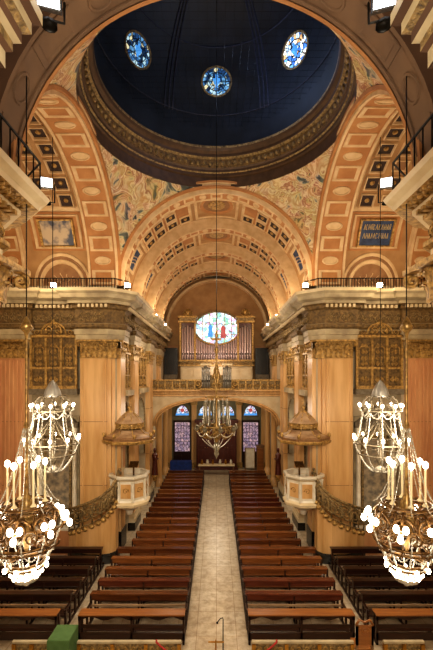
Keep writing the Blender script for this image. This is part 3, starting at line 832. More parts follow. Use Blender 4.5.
# round organ window ------------------------------------------------
YW = YB - .06; wz = 12.45; wa, wb_ = 1.95, 1.38
T = frame((0.05, YW, wz), (1, 0, 0), (0, -1, 0))
n = 40
lo = lambda q, y: [(q*wa*math.cos(2*PI*i/n), y, q*wb_*math.sin(2*PI*i/n)) for i in range(n)]
mb = MB(T); mb.rings([lo(1.12, 0), lo(1.12, .2), lo(1.02, .2), lo(1.0, .05)], [0, 1, 0], False)
ow = struct(mb.build('window_%d' % wn, ['rust', 'dgold'], None, (0, YW, wz)))
mb = MB(T); mb.add(lo(1.01, .06), [tuple(range(n))], 0); mb.build('stained_glass', ['sg_organ'], ow)
mb = MB(T)
for x in (-1.3, -.65, 0, .65, 1.3):
    z = wb_*math.sqrt(1 - (x/wa)**2); mb.box(x - .025, x + .025, .06, .12, -z, z, 0)
for z in (-.55, .35):
    x = wa*math.sqrt(1 - (z/wb_)**2); mb.box(-x, x, .06, .11, z - .02, z + .02, 0)
mb.build('tracery', ['brass'], ow)
mb = MB(T)   # figures in the glass
mb.lathe([(.02, -.9), (.28, -.85), (.2, -.3), (.24, 0), (.1, .2), (.0005, .25)], (.55, .08, 0), 10, 0); mb.build('red_glass_figure', ['sg_red'], ow)
mb = MB(T)
mb.lathe([(.02, -.8), (.24, -.75), (.18, -.2), (.2, .1), (.08, .3), (.0005, .35)], (-.6, .08, 0), 10, 0); mb.build('blue_glass_figure', ['sky_band'], ow)

# ------------------------------------------------------------------ ORGAN
YO = 32.6; FO = frame((0, YO, 0), (1, 0, 0), (0, -1, 0))
org = thing('pipe_organ', 'large pipe organ with two gilt pipe towers on the gallery below the round window', 'organ', (0, YO, 7.05))
mb = MB(FO)
mb.box(-3.05, 3.05, -.5, .3, 7.05, 9.0, 0)
for x in (-2.5, -1.5, 1.5, 2.5): mb.bbox(x - .42, x + .42, .3, .36, 7.3, 8.8, .02, 0)
mb.build('lower_case', ['cream'], org)
mb = MB(FO)
mb.box(-3.2, 3.2, -.5, .5, 9.0, 9.12, 0); mb.box(-3.1, 3.1, -.5, .4, 9.12, 9.4, 1); mb.box(-3.2, 3.2, -.5, .52, 9.4, 9.55, 0)
for i in range(15): pair_scrolls(mb, -2.9 + 5.8*i/14, .43, 9.22, .09, .02, 0)
mb.build('case_cornice', ['gold', 'dgold'], org)
def pipe(mb, x, y, z0, z1, r, m=0):
    mb.lathe([(.01, z0), (r*.5, z0 + .02), (r, z0 + .35), (r, z1), (r*.86, z1), (r*.86, z1 - .06)], (x, y, 0), 10, m)
    mb.box(x - r*.45, x + r*.45, y + r*.75, y + r*1.05, z0 + .42, z0 + .58, 1)
for sg in (-1, 1):
    cx = sg*2.45
    mb = MB(FO); mb.box(cx - .64, cx + .64, -.45, .1, 9.55, 12.9, 0)
    for e in (-.62, .62): mb.box(cx + e - .07, cx + e + .07, -.1, .35, 9.55, 12.7, 1)
    mb.box(cx - .78, cx + .78, -.5, .5, 12.7, 12.85, 1); mb.box(cx - .7, cx + .7, -.5, .42, 12.85, 13.1, 2); mb.box(cx - .82, cx + .82, -.5, .55, 13.1, 13.25, 1)
    mb.build('pipe_tower', ['wred', 'gold', 'dgold'], org)
    mb = MB(FO); pair_scrolls(mb, cx, .2, 13.5, .28, .06, 0); mb.ball((cx, .2, 13.6), .2, 0, 8, 6, 1.5); mb.lathe([(.2, 13.25), (.12, 13.4), (.2, 13.6), (.05, 13.9), (.001, 14.0)], (cx, .2, 0), 10, 0)
    mb.build('tower_finial', ['gold'], org)
    for i in range(5):
        mb = MB(FO); x = cx - .44 + .22*i
        pipe(mb, x, .2 + .1*(2 - abs(i-2))/2, 9.55, 12.45 - .12*abs(i-2), .095); mb.build('organ_pipe', ['pipe', 'dark'], org)
# flats: pipe tops follow the window's lower edge
for i in range(17):
    x = -1.7 + 3.4*i/16
    zt = wz - 1.62*math.sqrt(max(.02, 1 - (x/2.15)**2)) - .05
    mb = MB(FO); pipe(mb, x, .12, 9.55, zt, .088); mb.build('organ_pipe', ['pipe', 'dark'], org)
mb = MB(FO)
mb.box(-1.8, 1.8, -.3, .0, 9.55, 10.7, 1)
mb.tube([(x, .16, wz - 1.58*math.sqrt(max(.02, 1 - (x/2.15)**2))) for x in [-1.78 + 3.56*i/20 for i in range(21)]], .075, 6, 0)
mb.build('curved_case_rail', ['gold', 'wred'], org)
mb = MB(FO)
mb.box(-.18, .18, .2, .36, 9.6, 11.0, 1); mb.box(-.1, .1, .3, .4, 9.6, 12.0, 0); mb.box(-.42, .42, .3, .4, 11.2, 11.38, 0)
mb.build('central_post', ['gold', 'wred'], org)
# black panels that paint the shade in the gaps beside the organ
for s in (1, -1):
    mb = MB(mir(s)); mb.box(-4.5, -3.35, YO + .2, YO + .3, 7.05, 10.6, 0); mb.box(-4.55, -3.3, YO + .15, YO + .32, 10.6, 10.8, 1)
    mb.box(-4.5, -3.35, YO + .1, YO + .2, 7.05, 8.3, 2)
    mb.build('dark_gap_panel', ['black', 'rust', 'dgrey'], wb)
# small positive organ hanging on the balustrade
YP = YG - .45; FP = frame((0, YP, 0), (1, 0, 0), (0, -1, 0))
po = thing('choir_organ', 'small choir organ with two grey pipe towers in the middle of the gallery balustrade', 'organ', (0, YP, 7.05))
mb = MB(FP); mb.box(-1.15, 1.15, -.3, .1, 7.16, 7.3, 0); mb.box(-1.0, 1.0, -.3, .0, 7.3, 8.2, 1); mb.build('case', ['gold', 'dgold'], po)
for sg in (-1, 1):
    for i in range(5):
        mb = MB(FP); x = sg*.72 + (i - 2)*.12; pipe(mb, x, .1, 7.3, 8.85 - .07*abs(i-2) , .055); mb.build('organ_pipe', ['gpipe', 'dark'], po)
    mb = MB(FP); mb.box(sg*.72 - .36, sg*.72 + .36, -.3, .22, 8.86, 8.98, 0); mb.build('tower_cornice', ['cream'], po)
    mb = MB(FP); mb.scroll((sg*1.25, .05, 7.6), .28, (-sg, 0, 0), (0, 0, 1), 1.6, .07, 1, -PI/2, 0, 20, 6); mb.build('side_scroll', ['gold'], po)
mb = MB(FP)
pair_scrolls(mb, 0, .12, 7.5, .22, .05, 0); pair_scrolls(mb, 0, .12, 8.1, .2, .05, 0); mb.ball((0, .15, 8.5), .2, 0, 8, 6, 1.4); mb.box(-.04, .04, .1, .16, 8.7, 9.6, 0); mb.box(-.2, .2, .1, .16, 9.2, 9.28, 0)
mb.build('gilt_crest', ['gold'], po)

# ------------------------------------------------------------------ PEWS
def make_pew(L, wi, name, label, cat, group, loc, nmid=1):
    t = thing(name, label, cat, loc, group); x0, x1 = -L/2, L/2
    def B(nm, mt, fn):
        mb = MB(Matrix.Translation(loc)); fn(mb); return mb.build(nm, mt, t)
    B('seat', ['wdark' if wi is None else wi], lambda m: m.bbox(x0 + .03, x1 - .03, 0, .36, .42, .46, .012))
    B('backrest', ['wdark' if wi is None else wi], lambda m: (m.box(x0 + .03, x1 - .03, .38, .41, .72, .86)))
    B('lower_rail', ['wrail'], lambda m: m.bbox(x0 + .03, x1 - .03, .34, .39, .53, .6, .012))  # added rail, its pale colour imitates a strip of light below the ledge
    B('book_ledge', ['wdark' if wi is None else wi], lambda m: m.add([(x0,.375,.87),(x1,.375,.87),(x1,.66,.85),(x0,.66,.85),(x0,.38,.91),(x1,.38,.91),(x1,.66,.885),(x0,.66,.885)], [(0,3,2,1),(4,5,6,7),(0,1,5,4),(1,2,6,5),(2,3,7,6),(3,0,4,7)]))
    for e in (x0 + .03, x1 - .03):
        def endf(m, e=e):
            m.box(e - .03, e + .03, .0, .06, 0, .62); m.box(e - .03, e + .03, .37, .44, 0, .87); m.box(e - .035, e + .035, -.03, .42, .6, .65)
            m.box(e - .03, e + .03, 0, .82, 0, .06); m.tube([(e, .03, .62), (e, -.04, .66), (e, -.06, .62), (e, -.03, .59)], .02, 5)
            m.add([(e-.02,.42,.86),(e+.02,.42,.86),(e+.02,.6,.86),(e-.02,.6,.86),(e-.02,.42,.66),(e+.02,.42,.66)], [(0,1,2,3),(0,3,4),(1,5,2),(4,5,1,0),(3,2,5,4)])
        B('end_frame', ['wdark'], endf)
    for k in range(nmid):
        xm = x0 + L*(k + 1)/(nmid + 1)
        B('middle_leg', ['wdark'], lambda m: (m.box(xm - .025, xm + .025, .02, .07, 0, .42), m.box(xm - .025, xm + .025, .36, .41, 0, .86), m.box(xm - .025, xm + .025, 0, .8, 0, .05)))
    B('kneeler', ['wdark' if wi is None else wi], lambda m: m.bbox(x0 + .05, x1 - .05, .62, .8, .15, .19, .01))
    return t
def make_desk(L, wi, label, loc, group):
    t = thing('kneeling_desk', label, 'kneeling desk', loc, group); x0, x1 = -L/2, L/2
    def B(nm, mt, fn):
        mb = MB(Matrix.Translation(loc)); fn(mb); return mb.build(nm, mt, t)
    B('desk_top', [wi], lambda m: m.bbox(x0, x1, 0, .34, .88, .92, .012))
    def apron(m):
        n = 48; z = lambda q: .8 - .05*abs(math.sin(4*PI*q)) + .05*(1 if (q*4 % 1) in (0,) else 0)
        top = [(x0 + L*i/n, .88) for i in range(n+1)]; bot = [(x0 + L*i/n, .84 - .1*abs(math.cos(4*PI*i/n))**2) for i in range(n+1)]
        for i in range(n): m.prism([bot[i], bot[i+1], top[i+1], top[i]], .03, .06)
    B('scalloped_apron', ['wdark'], apron)
    B('middle_rail', ['wdark'], lambda m: m.box(x0, x1, .04, .08, .5, .6))
    B('lower_panel', ['wdark'], lambda m: m.box(x0, x1, .03, .09, .14, .36))
    B('kneeler', ['wdark'], lambda m: m.bbox(x0, x1, .4, .6, .16, .2, .01))
    for e in (x0 + .04, 0, x1 - .04):
        B('leg', ['wdark'], lambda m, e=e: (m.box(e - .03, e + .03, .03, .1, 0, .88), m.box(e - .03, e + .03, .03, .62, 0, .07), m.box(e - .03, e + .03, .24, .3, .05, .88)))
    return t
NTH = ['first', 'second', 'third', 'fourth', 'fifth', 'sixth', 'seventh', 'eighth', 'ninth', 'tenth', 'eleventh', 'twelfth', 'thirteenth', 'fourteenth', 'fifteenth', 'sixteenth', 'seventeenth', 'eighteenth', 'nineteenth', 'twentieth', 'twenty-first', 'twenty-second']
LP = 3.2; NR = 21; PITCH = .83
for s, side in ((-1, 'left'), (1, 'right')):
    cx = s*2.55
    protos = {}
    make_desk(LP, 'wtop', 'long wooden kneeling desk with orange top and scalloped apron, front of the %s nave block' % side, (cx, 11.35, 0), 'front kneeling desks')
    for i in range(NR):
        wi = 'wood%d' % ((0, 3, 1, 2, 0, 1, 2, 1, 2, 0, 1)[i % 11] if s < 0 else (3, 3, 1, 2, 1, 0, 2, 1, 0, 2, 1)[i % 11])
        lab = 'polished brown wooden pew, %s pew behind the kneeling desk on the %s of the aisle' % (NTH[i], side)
        ll = LP if i < 5 else 2.75; loc = (s*(.95 + ll/2), 12.07 + PITCH*i, 0); g = 'pews along the %s of the central aisle' % side
        if (wi, ll) not in protos: protos[wi, ll] = make_pew(ll, wi, 'church_pew', lab, 'pew', g, loc)
        else: dup(protos[wi, ll], loc, lab, g)
    cx = s*(4.78 + 1.9)
    make_desk(3.8, 'wtop', 'long wooden kneeling desk with orange top, front of the outer %s transept block' % side, (cx, 11.35, 0), 'front kneeling desks')
    proto = None
    for i in range(5):
        lab = 'dark wooden pew, %s pew behind the kneeling desk in the outer %s transept block' % (NTH[i], side)
        loc = (cx, 12.07 + PITCH*i, 0); g = 'dark pews in the %s transept' % side
        if proto is None: proto = make_pew(3.8, None, 'church_pew', lab, 'pew', g, loc, 2)
        else: dup(proto, loc, lab, g)

# ------------------------------------------------------------------ PULPITS
for s in (1, -1):
    T = mir(s); side = SIDE[s]; c = (-4.0, 17.5, 0)
    t = thing('pulpit', 'white and gold marble pulpit with carved canopy on the %s crossing pier' % side, 'pulpit', (s*c[0], c[1], 1.7), 'marble pulpits')
    def L(prof, m=0, seg=8, name=None, mats=None):
        mb = MB(T); mb.lathe(prof, c, seg, m, smooth=seg > 8, rot=PI/8); return mb.build(name, mats, t) if name else mb
    mb = MB(T)
    for pr, m in (([(.005, 1.7), (.12, 1.74), (.2, 1.95), (.5, 2.1), (.78, 2.25), (.95, 2.3)], 0), ([(.95, 2.3), (.97, 2.42), (.86, 2.5)], 1), ([(.86, 2.5), (.8, 2.56), (.78, 3.4)], 0), ([(.78, 3.4), (.88, 3.5)], 1), ([(.88, 3.5), (.94, 3.56), (.94, 3.66), (.8, 3.66), (.8, 2.6), (.005, 2.6)], 0)):
        mb.lathe(pr, c, 8, m, smooth=False, rot=PI/8)
    mb.build('basket', ['white', 'cream'], t)
    for k in range(8):
        a = k*PI/4; ca, sa = math.cos(a), math.sin(a)
        mb = MB(T @ frame((c[0] + .75*ca, c[1] + .75*sa, 0), (-sa, ca, 0), (ca, sa, 0)))
        mb.box(-.22, .22, -.02, .02, 2.68, 3.3, 0)
        mb.scroll((0, .03, 3.0), .14, (1, 0, 0), (0, 0, 1), 1.3, .025, 1, 0, 1, 14, 5)
        mb.build('relief_panel', ['amber', 'gold'], t)
        b = a + PI/8
        mb = MB(T); mb.lathe([(.07, 2.52), (.05, 2.62), (.05, 3.3), (.08, 3.42)], (c[0] + .83*math.cos(b), c[1] + .83*math.sin(b), 0), 8, 0); mb.build('corner_column', ['white'], t)
    # back panel joins basket and canopy
    mb = MB(T); mb.box(-4.5, -4.4, 17.75, 18.3, 3.6, 5.1, 0); mb.box(-4.42, -4.38, 17.85, 18.2, 3.8, 4.9, 1); mb.build('back_panel', ['cream', 'amber2'], t)
    mb = MB(T)
    for pr, m in (([(.005, 5.05), (1.05, 5.05), (1.22, 5.1)], 1), ([(1.22, 5.1), (1.25, 5.2), (1.18, 5.24)], 2), ([(1.18, 5.24), (1.2, 5.34), (1.06, 5.4)], 0), ([(1.06, 5.4), (.75, 5.5), (.6, 5.66)], 1), ([(.62, 5.72), (.62, 5.92), (.68, 5.96)], 2), ([(.68, 5.96), (.4, 6.2), (.16, 6.42)], 1), ([(.16, 6.42), (.12, 6.5), (.001, 6.5)], 2)):
        mb.lathe(pr, c, 8, m, smooth=False, rot=PI/8)
    cn = mb.build('canopy', ['wbrown', 'canop', 'gold'], t)
    mb = MB(T)
    for k in range(8):
        a = k*PI/4 + PI/8
        mb.tube([(c[0] + r*math.cos(a), c[1] + r*math.sin(a), z) for r, z in ((1.12, 5.36), (.78, 5.5), (.62, 5.68), (.64, 5.94), (.42, 6.2), (.17, 6.42))], .024, 5)
        mb.ball((c[0] + 1.15*math.cos(a), c[1] + 1.15*math.sin(a), 5.45), .08, 0, 6, 5, 1.4)
        mb.T = T @ frame((c[0] + .64*math.cos(a + PI/8)*.95, c[1] + .64*math.sin(a + PI/8)*.95, 0), (-math.sin(a + PI/8), math.cos(a + PI/8), 0), (math.cos(a + PI/8), math.sin(a + PI/8), 0))
        pair_scrolls(mb, 0, 0, 5.8, .12, .025); mb.T = T
    mb.build('gilt_rib', ['gold'], cn)
    mb = MB(T); mb.lathe([(.1, 6.48), (.05, 6.56), (.11, 6.66), (.04, 6.74), (.02, 6.8), (.001, 6.82)], c, 10); mb.box(c[0] - .015, c[0] + .015, c[1] - .015, c[1] + .015, 6.8, 7.05); mb.box(c[0] - .08, c[0] + .08, c[1] - .015, c[1] + .015, 6.92, 6.95); mb.build('finial', ['gold'], cn)
    # reading desk on the rim
    mb = MB(T)
    mb.tube([(-3.75, 17.2, 3.6), (-3.75, 17.2, 4.0)], .04, 6); mb.add([(-3.95,17.05,3.98),(-3.55,17.05,3.98),(-3.55,17.4,4.16),(-3.95,17.4,4.16),(-3.95,17.05,4.01),(-3.55,17.05,4.01),(-3.55,17.4,4.19),(-3.95,17.4,4.19)], [(0,3,2,1),(4,5,6,7),(0,1,5,4),(1,2,6,5),(2,3,7,6),(3,0,4,7)])
    mb.build('reading_desk', ['cdark'], t)

    # ---- curved stair round the pier
    st = thing('pulpit_stair', 'curved stone stair with gilt railing wrapping the foot of the %s crossing pier' % side, 'staircase', (s*-5.3, 16.4, 0), 'pulpit stairs')
    ctrl = [(-6.55, 16.85), (-6.1, 16.5), (-5.5, 16.33), (-4.95, 16.32), (-4.62, 16.42), (-4.42, 16.66), (-4.38, 16.98)]
    pts = []
    for i in range(len(ctrl) - 1):
        for q in range(4): pts.append((ctrl[i][0] + (ctrl[i+1][0]-ctrl[i][0])*q/4, ctrl[i][1] + (ctrl[i+1][1]-ctrl[i][1])*q/4))
    pts.append(ctrl[-1]); N_ = len(pts)
    zt = lambda i: 1.15 + 1.65*(i/(N_-1))**1.25
    mb = MB(T)   # parapet wall, outer face + thickness
    inn = []
    for i, p in enumerate(pts):
        a = pts[max(0, i-1)]; b = pts[min(N_-1, i+1)]; tx, ty = b[0]-a[0], b[1]-a[1]; l = math.hypot(tx, ty); inn.append((p[0] - ty/l*.14, p[1] + tx/l*.14))
    for i in range(N_-1):
        p, q, pi_, qi = pts[i], pts[i+1], inn[i], inn[i+1]
        zb = .42
        mb.add([(p[0],p[1],zb),(q[0],q[1],zb),(q[0],q[1],zt(i+1)),(p[0],p[1],zt(i)),(pi_[0],pi_[1],zb),(qi[0],qi[1],zb),(qi[0],qi[1],zt(i+1)),(pi_[0],pi_[1],zt(i))], [(0,1,2,3),(5,4,7,6),(3,2,6,7),(0,4,5,1)], 0)
    p, pi_ = pts[0], inn[0]; mb.add([(p[0],p[1],.42),(pi_[0],pi_[1],.42),(pi_[0],pi_[1],zt(0)),(p[0],p[1],zt(0))], [(0,3,2,1)], 0)
    p, pi_ = pts[-1], inn[-1]; mb.add([(p[0],p[1],.42),(pi_[0],pi_[1],.42),(pi_[0],pi_[1],zt(N_-1)),(p[0],p[1],zt(N_-1))], [(0,1,2,3)], 0)
    mb.build('side_wall', ['amber'], st)
    mb = MB(T); mb.sweep(pts, [(-.14, 0), (.06, 0), (.06, .34), (0, .42), (-.14, .42)]); mb.build('plinth', ['black'], st)
    for i in range(1, 9):
        k = int(i*(N_-1)/9); k2 = min(N_-1, k+3); z = zt(k) - .2
        a, b, ai, bi = inn[k], inn[k2], inn[k], inn[k2]
        a2 = (ai[0]*.55 - 5.6*.45 if k < 12 else ai[0] - .25, min(17.2, ai[1] + .65)); b2 = (bi[0]*.55 - 5.6*.45 if k < 12 else bi[0] - .25, min(17.2, bi[1] + .65))
        mb = MB(T); mb.add([(a[0],a[1],z),(b[0],b[1],z),(b2[0],b2[1],z),(a2[0],a2[1],z),(a[0],a[1],z-.2),(b[0],b[1],z-.2),(b2[0],b2[1],z-.2),(a2[0],a2[1],z-.2)], [(0,1,2,3),(7,6,5,4),(0,4,5,1),(2,6,7,3),(1,5,6,2),(3,7,4,0)])
        mb.build('step', ['cream'], st)
    mb = MB(T)   # railing: scroll panels, posts, handrail
    RH = 1.05
    mb.tube([(p[0], p[1] + .05, zt(i) + RH) for i, p in enumerate(pts)] + [(-4.33, 17.0, 3.95)], .06, 6, 0)
    mb.tube([(p[0], p[1] + .05, zt(i) + .12) for i, p in enumerate(pts)], .035, 5, 0)
    rail = mb.build('handrail', ['dgold'], st)
    for i in range(0, N_ - 1, 3):
        mb = MB(T); p, q = pts[i], pts[min(N_-1, i+3)]
        ux, uy = q[0]-p[0], q[1]-p[1]; l = math.hypot(ux, uy); dz = zt(min(N_-1, i+3)) - zt(i)
        u = (ux/l, uy/l, dz/l); cxx = ((p[0]+q[0])/2, (p[1]+q[1])/2 + .05, (zt(i) + zt(min(N_-1, i+3)))/2 + .58)
        mb.scroll(cxx, .36, u, (0, 0, 1), 2.2, .05, 1, 0, 0, 26, 5)
        mb.scroll((cxx[0], cxx[1], cxx[2]), .4, (-u[0], -u[1], -u[2]), (0, 0, 1), 1.2, .025, -1, PI/2, 0, 18, 5)
        mb.tube([(p[0], p[1] + .05, zt(i)), (p[0], p[1] + .05, zt(i) + RH)], .035, 5, 0)
        mb.build('scroll_panel', ['dgold'], st)
    for i in range(1, N_, 2):
        mb = MB(T); mb.ball((pts[i][0], pts[i][1], zt(i) - .02), .13, 0, 6, 5, .8); mb.build('acanthus_boss', ['gold'], st)

# ------------------------------------------------------------------ SIDE ALTARS in the transept recess
for s in (1, -1):
    T = mir(s); side = SIDE[s]
    t = thing('side_altar', 'grey marble side altar with dark painting and white columns beneath the %s tribune' % side, 'altar', (s*-7.4, YF, 0), 'side altars')
    FR = T @ frame((0, YF + .5, 0), (1, 0, 0), (0, -1, 0))
    mb = MB(FR); mb.box(-8.4, -6.4, 0, .8, 0, 1.1, 0); mb.box(-8.45, -6.38, 0, .86, 1.1, 1.2, 1); mb.build('altar_table', ['amber2', 'white'], t)
    mb = MB(FR); mb.box(-8.3, -6.45, 0, .2, 1.2, 6.2, 0); mb.box(-8.4, -6.4, 0, .45, 5.7, 5.95, 1); mb.box(-8.4, -6.4, 0, .45, 1.2, 1.7, 1)
    mb.prism([(-8.3, 5.95), (-6.5, 5.95), (-7.4, 6.7)], 0, .3, 1); mb.build('retable', ['grey', 'dgrey'], t)
    mb = MB(FR); mb.box(-7.95, -6.85, .2, .24, 1.9, 5.2, 0); mb.build('painting', ['painting'], t)
    mb = MB(FR)
    for a, b in ((-8.03, -7.93), (-6.87, -6.77)): mb.box(a, b, .2, .29, 1.8, 5.3, 0)
    mb.box(-8.03, -6.77, .2, .29, 1.8, 1.92, 0); mb.box(-8.03, -6.77, .2, .29, 5.2, 5.32, 0); mb.build('painting_frame', ['dgold'], t)
    for x in (-8.2, -6.6):
        mb = MB(FR); mb.lathe([(.15, 1.7), (.15, 1.8), (.11, 1.86), (.1, 5.3), (.12, 5.35), (.16, 5.6), (.16, 5.7)], (x, .33, 0), 12, 0); mb.build('column', ['white'], t)
# statues on brackets
for s in (1, -1):
    T = mir(s); side = SIDE[s]; c = (-4.1, 25.25, 0)
    t = thing('statue', 'reddish robed wooden statue on a bracket against the %s nave pilaster' % side, 'statue', (s*c[0], c[1], 1.1), 'nave statues')
    mb = MB(T); mb.lathe([(.02, 1.1), (.12, 1.2), (.16, 1.4), (.24, 1.5), (.24, 1.58), (.001, 1.58)], c, 8, 0, smooth=False); mb.build('bracket', ['gold'], t)
    mb = MB(T); pr = [(.22, 1.58), (.2, 1.8), (.17, 2.2), (.15, 2.5), (.18, 2.75), (.2, 2.88), (.15, 2.97), (.065, 3.02), (.06, 3.08), (.085, 3.14), (.1, 3.22), (.085, 3.32), (.001, 3.36)]
    mb.lathe(pr, c, 14, 0)
    for e in (-1, 1): mb.tube([(c[0], c[1] + e*.18, 2.86), (c[0] + .1, c[1] + e*.22, 2.6), (c[0] + .22, c[1] + e*.05, 2.64)], [.075, .065, .045], 6, 0)
    mb.build('robed_figure', ['wred'], t)

# ------------------------------------------------------------------ CHANDELIERS
def ringpts(c, r, z, n=24): return [(c[0] + r*math.cos(2*PI*i/n), c[1] + r*math.sin(2*PI*i/n), z) for i in range(n)]
def bulb(mb, p, r=.045): mb.ball(p, r, 0, 8, 6, 1.35)
def beads(mb, p0, p1, sag, n=14, r=.016, m=0):
    """one strand: a thin tube swelling at every crystal"""
    p0 = Vector(p0); p1 = Vector(p1); pts = []; rs = []
    for i in range(2*n + 1):
        t = i/(2*n); p = p0.lerp(p1, t); p.z -= sag*4*t*(1-t); pts.append(p); rs.append(r if i % 2 else r*.3)
    mb.tube(pts, rs, 5, m)
def strand(t, *a, **k):
    mb = MB(); beads(mb, *a, **k); return mb.build('crystal_strand', ['crystal'], t)
def near_chandelier(s):
    c = (s*-4.0, 8.0); side = SIDE[s]; T = Matrix.Identity(4)
    t = thing('chandelier', 'large lit crystal and bronze chandelier nearest the viewer on the %s, with tall candles' % side, 'chandelier', (c[0], c[1], 3.62), 'large near chandeliers')
    P = lambda r, a, z: (c[0] + r*math.cos(a), c[1] + r*math.sin(a), z)
    mb = MB(); mb.tube([(c[0], c[1], 9.3), (c[0], c[1], ZS + 4.2)], .012, 5); mb.build('cable', ['iron'], t)
    mb = MB(); mb.lathe([(.001, 9.3), (.03, 9.28), (.09, 9.15), (.14, 9.05), (.05, 8.95), (.028, 8.85), (.028, 7.1), (.06, 7.0), (.03, 6.9), (.03, 5.6), (.12, 5.4), (.2, 5.1), (.1, 4.7), (.05, 4.4), (.001, 4.3)], (c[0], c[1], 0), 12); mb.build('stem', ['cgold'], t)
    for z, r in ((5.35, .5), (4.55, .55), (4.15, .36)):
        mb = MB(); mb.tube(ringpts(c, r, z), .035, 6, 0, True); mb.tube(ringpts(c, r + .02, z - .08), .02, 5, 0, True); mb.build('hoop', ['cdark'], t)
    for k in range(8):   # scroll arms
        a = 2*PI*k/8 + .2; u = (math.cos(a), math.sin(a), 0); w = (0, 0, 1)
        mb = MB()
        mb.tube([P(.12, a, 5.0), P(.3, a, 4.75), P(.5, a, 4.72), P(.7, a, 4.82), P(.78, a, 5.0)], .03, 6)
        mb.scroll(P(.42, a, 5.1), .22, u, w, 1.7, .03, 1, 0, 0, 20, 5)
        mb.scroll(P(.5, a, 4.55), .16, u, w, 1.5, .024, -1, 0, 0, 18, 5)
        ut = (-math.sin(a), math.cos(a), 0)
        mb.scroll(P(.56, a, 5.0), .23, ut, w, 1.8, .03, 1, 0, 0, 20, 5)
        mb.scroll(P(.56, a + .39, 4.8), .17, ut, w, 1.6, .026, -1, PI, 0, 18, 5)
        mb.build('scroll_arm', ['cdark'], t)
        # pair of bulbs at the arm's end
        for j, (dr, da, dz) in enumerate(((.78, -.11, 5.06), (.78, .11, 5.06), (.86, 0, 4.9))):
            mb = MB(); bulb(mb, P(dr, a + da, dz), .06); mb.build('light_bulb', ['flame'], t)
        mb = MB(); mb.lathe([(.001, 4.94), (.06, 4.97), (.09, 5.0)], P(.76, a, 0), 8); mb.build('bulb_cup', ['crystal'], t)
    for k in range(6):   # tall candles
        a = 2*PI*k/6 + .3
        mb = MB(); mb.lathe([(.07, 5.38), (.035, 5.42), (.022, 5.45), (.022, 6.13), (.001, 6.14)], P(.36, a, 0), 8); cd = mb.build('candle', ['wax'], t)
        mb = MB(); bulb(mb, P(.36, a, 6.22), .055); mb.build('flame_bulb', ['flame'], cd)
    for k in range(8):
        a = 2*PI*k/8
        mb = MB(); bulb(mb, P(.42, a, 4.08), .045); mb.build('light_bulb', ['flame'], t); mb = MB(); bulb(mb, P(.3, a + .39, 3.9), .034); mb.build('light_bulb', ['flame'], t)
    for k in range(4):
        a = 2*PI*k/4 + .5; mb = MB(); bulb(mb, P(.14, a, 3.78), .036); mb.build('light_bulb', ['flame'], t)
    for k in range(10):   # crystal strings
        a = 2*PI*k/10
        strand(t, P(.06, a, 6.95), P(.66, a, 5.3), .35, 24, .014)
        strand(t, P(.55, a, 4.55), P(.55, a + .63, 4.55), .22, 10, .02); strand(t, P(.7, a, 4.85), P(.37, a, 4.15), .1, 10, .022); strand(t, P(.36, a, 4.1), P(.05, a, 3.7), .05, 8, .024)
    mb = MB(); mb.ball((c[0], c[1], 3.69), .07, 0, 8, 6); mb.lathe([(.3, 3.86), (.24, 3.76), (.1, 3.7)], (c[0], c[1], 0), 12); mb.build('bottom_drop', ['crystal'], t)
    return t
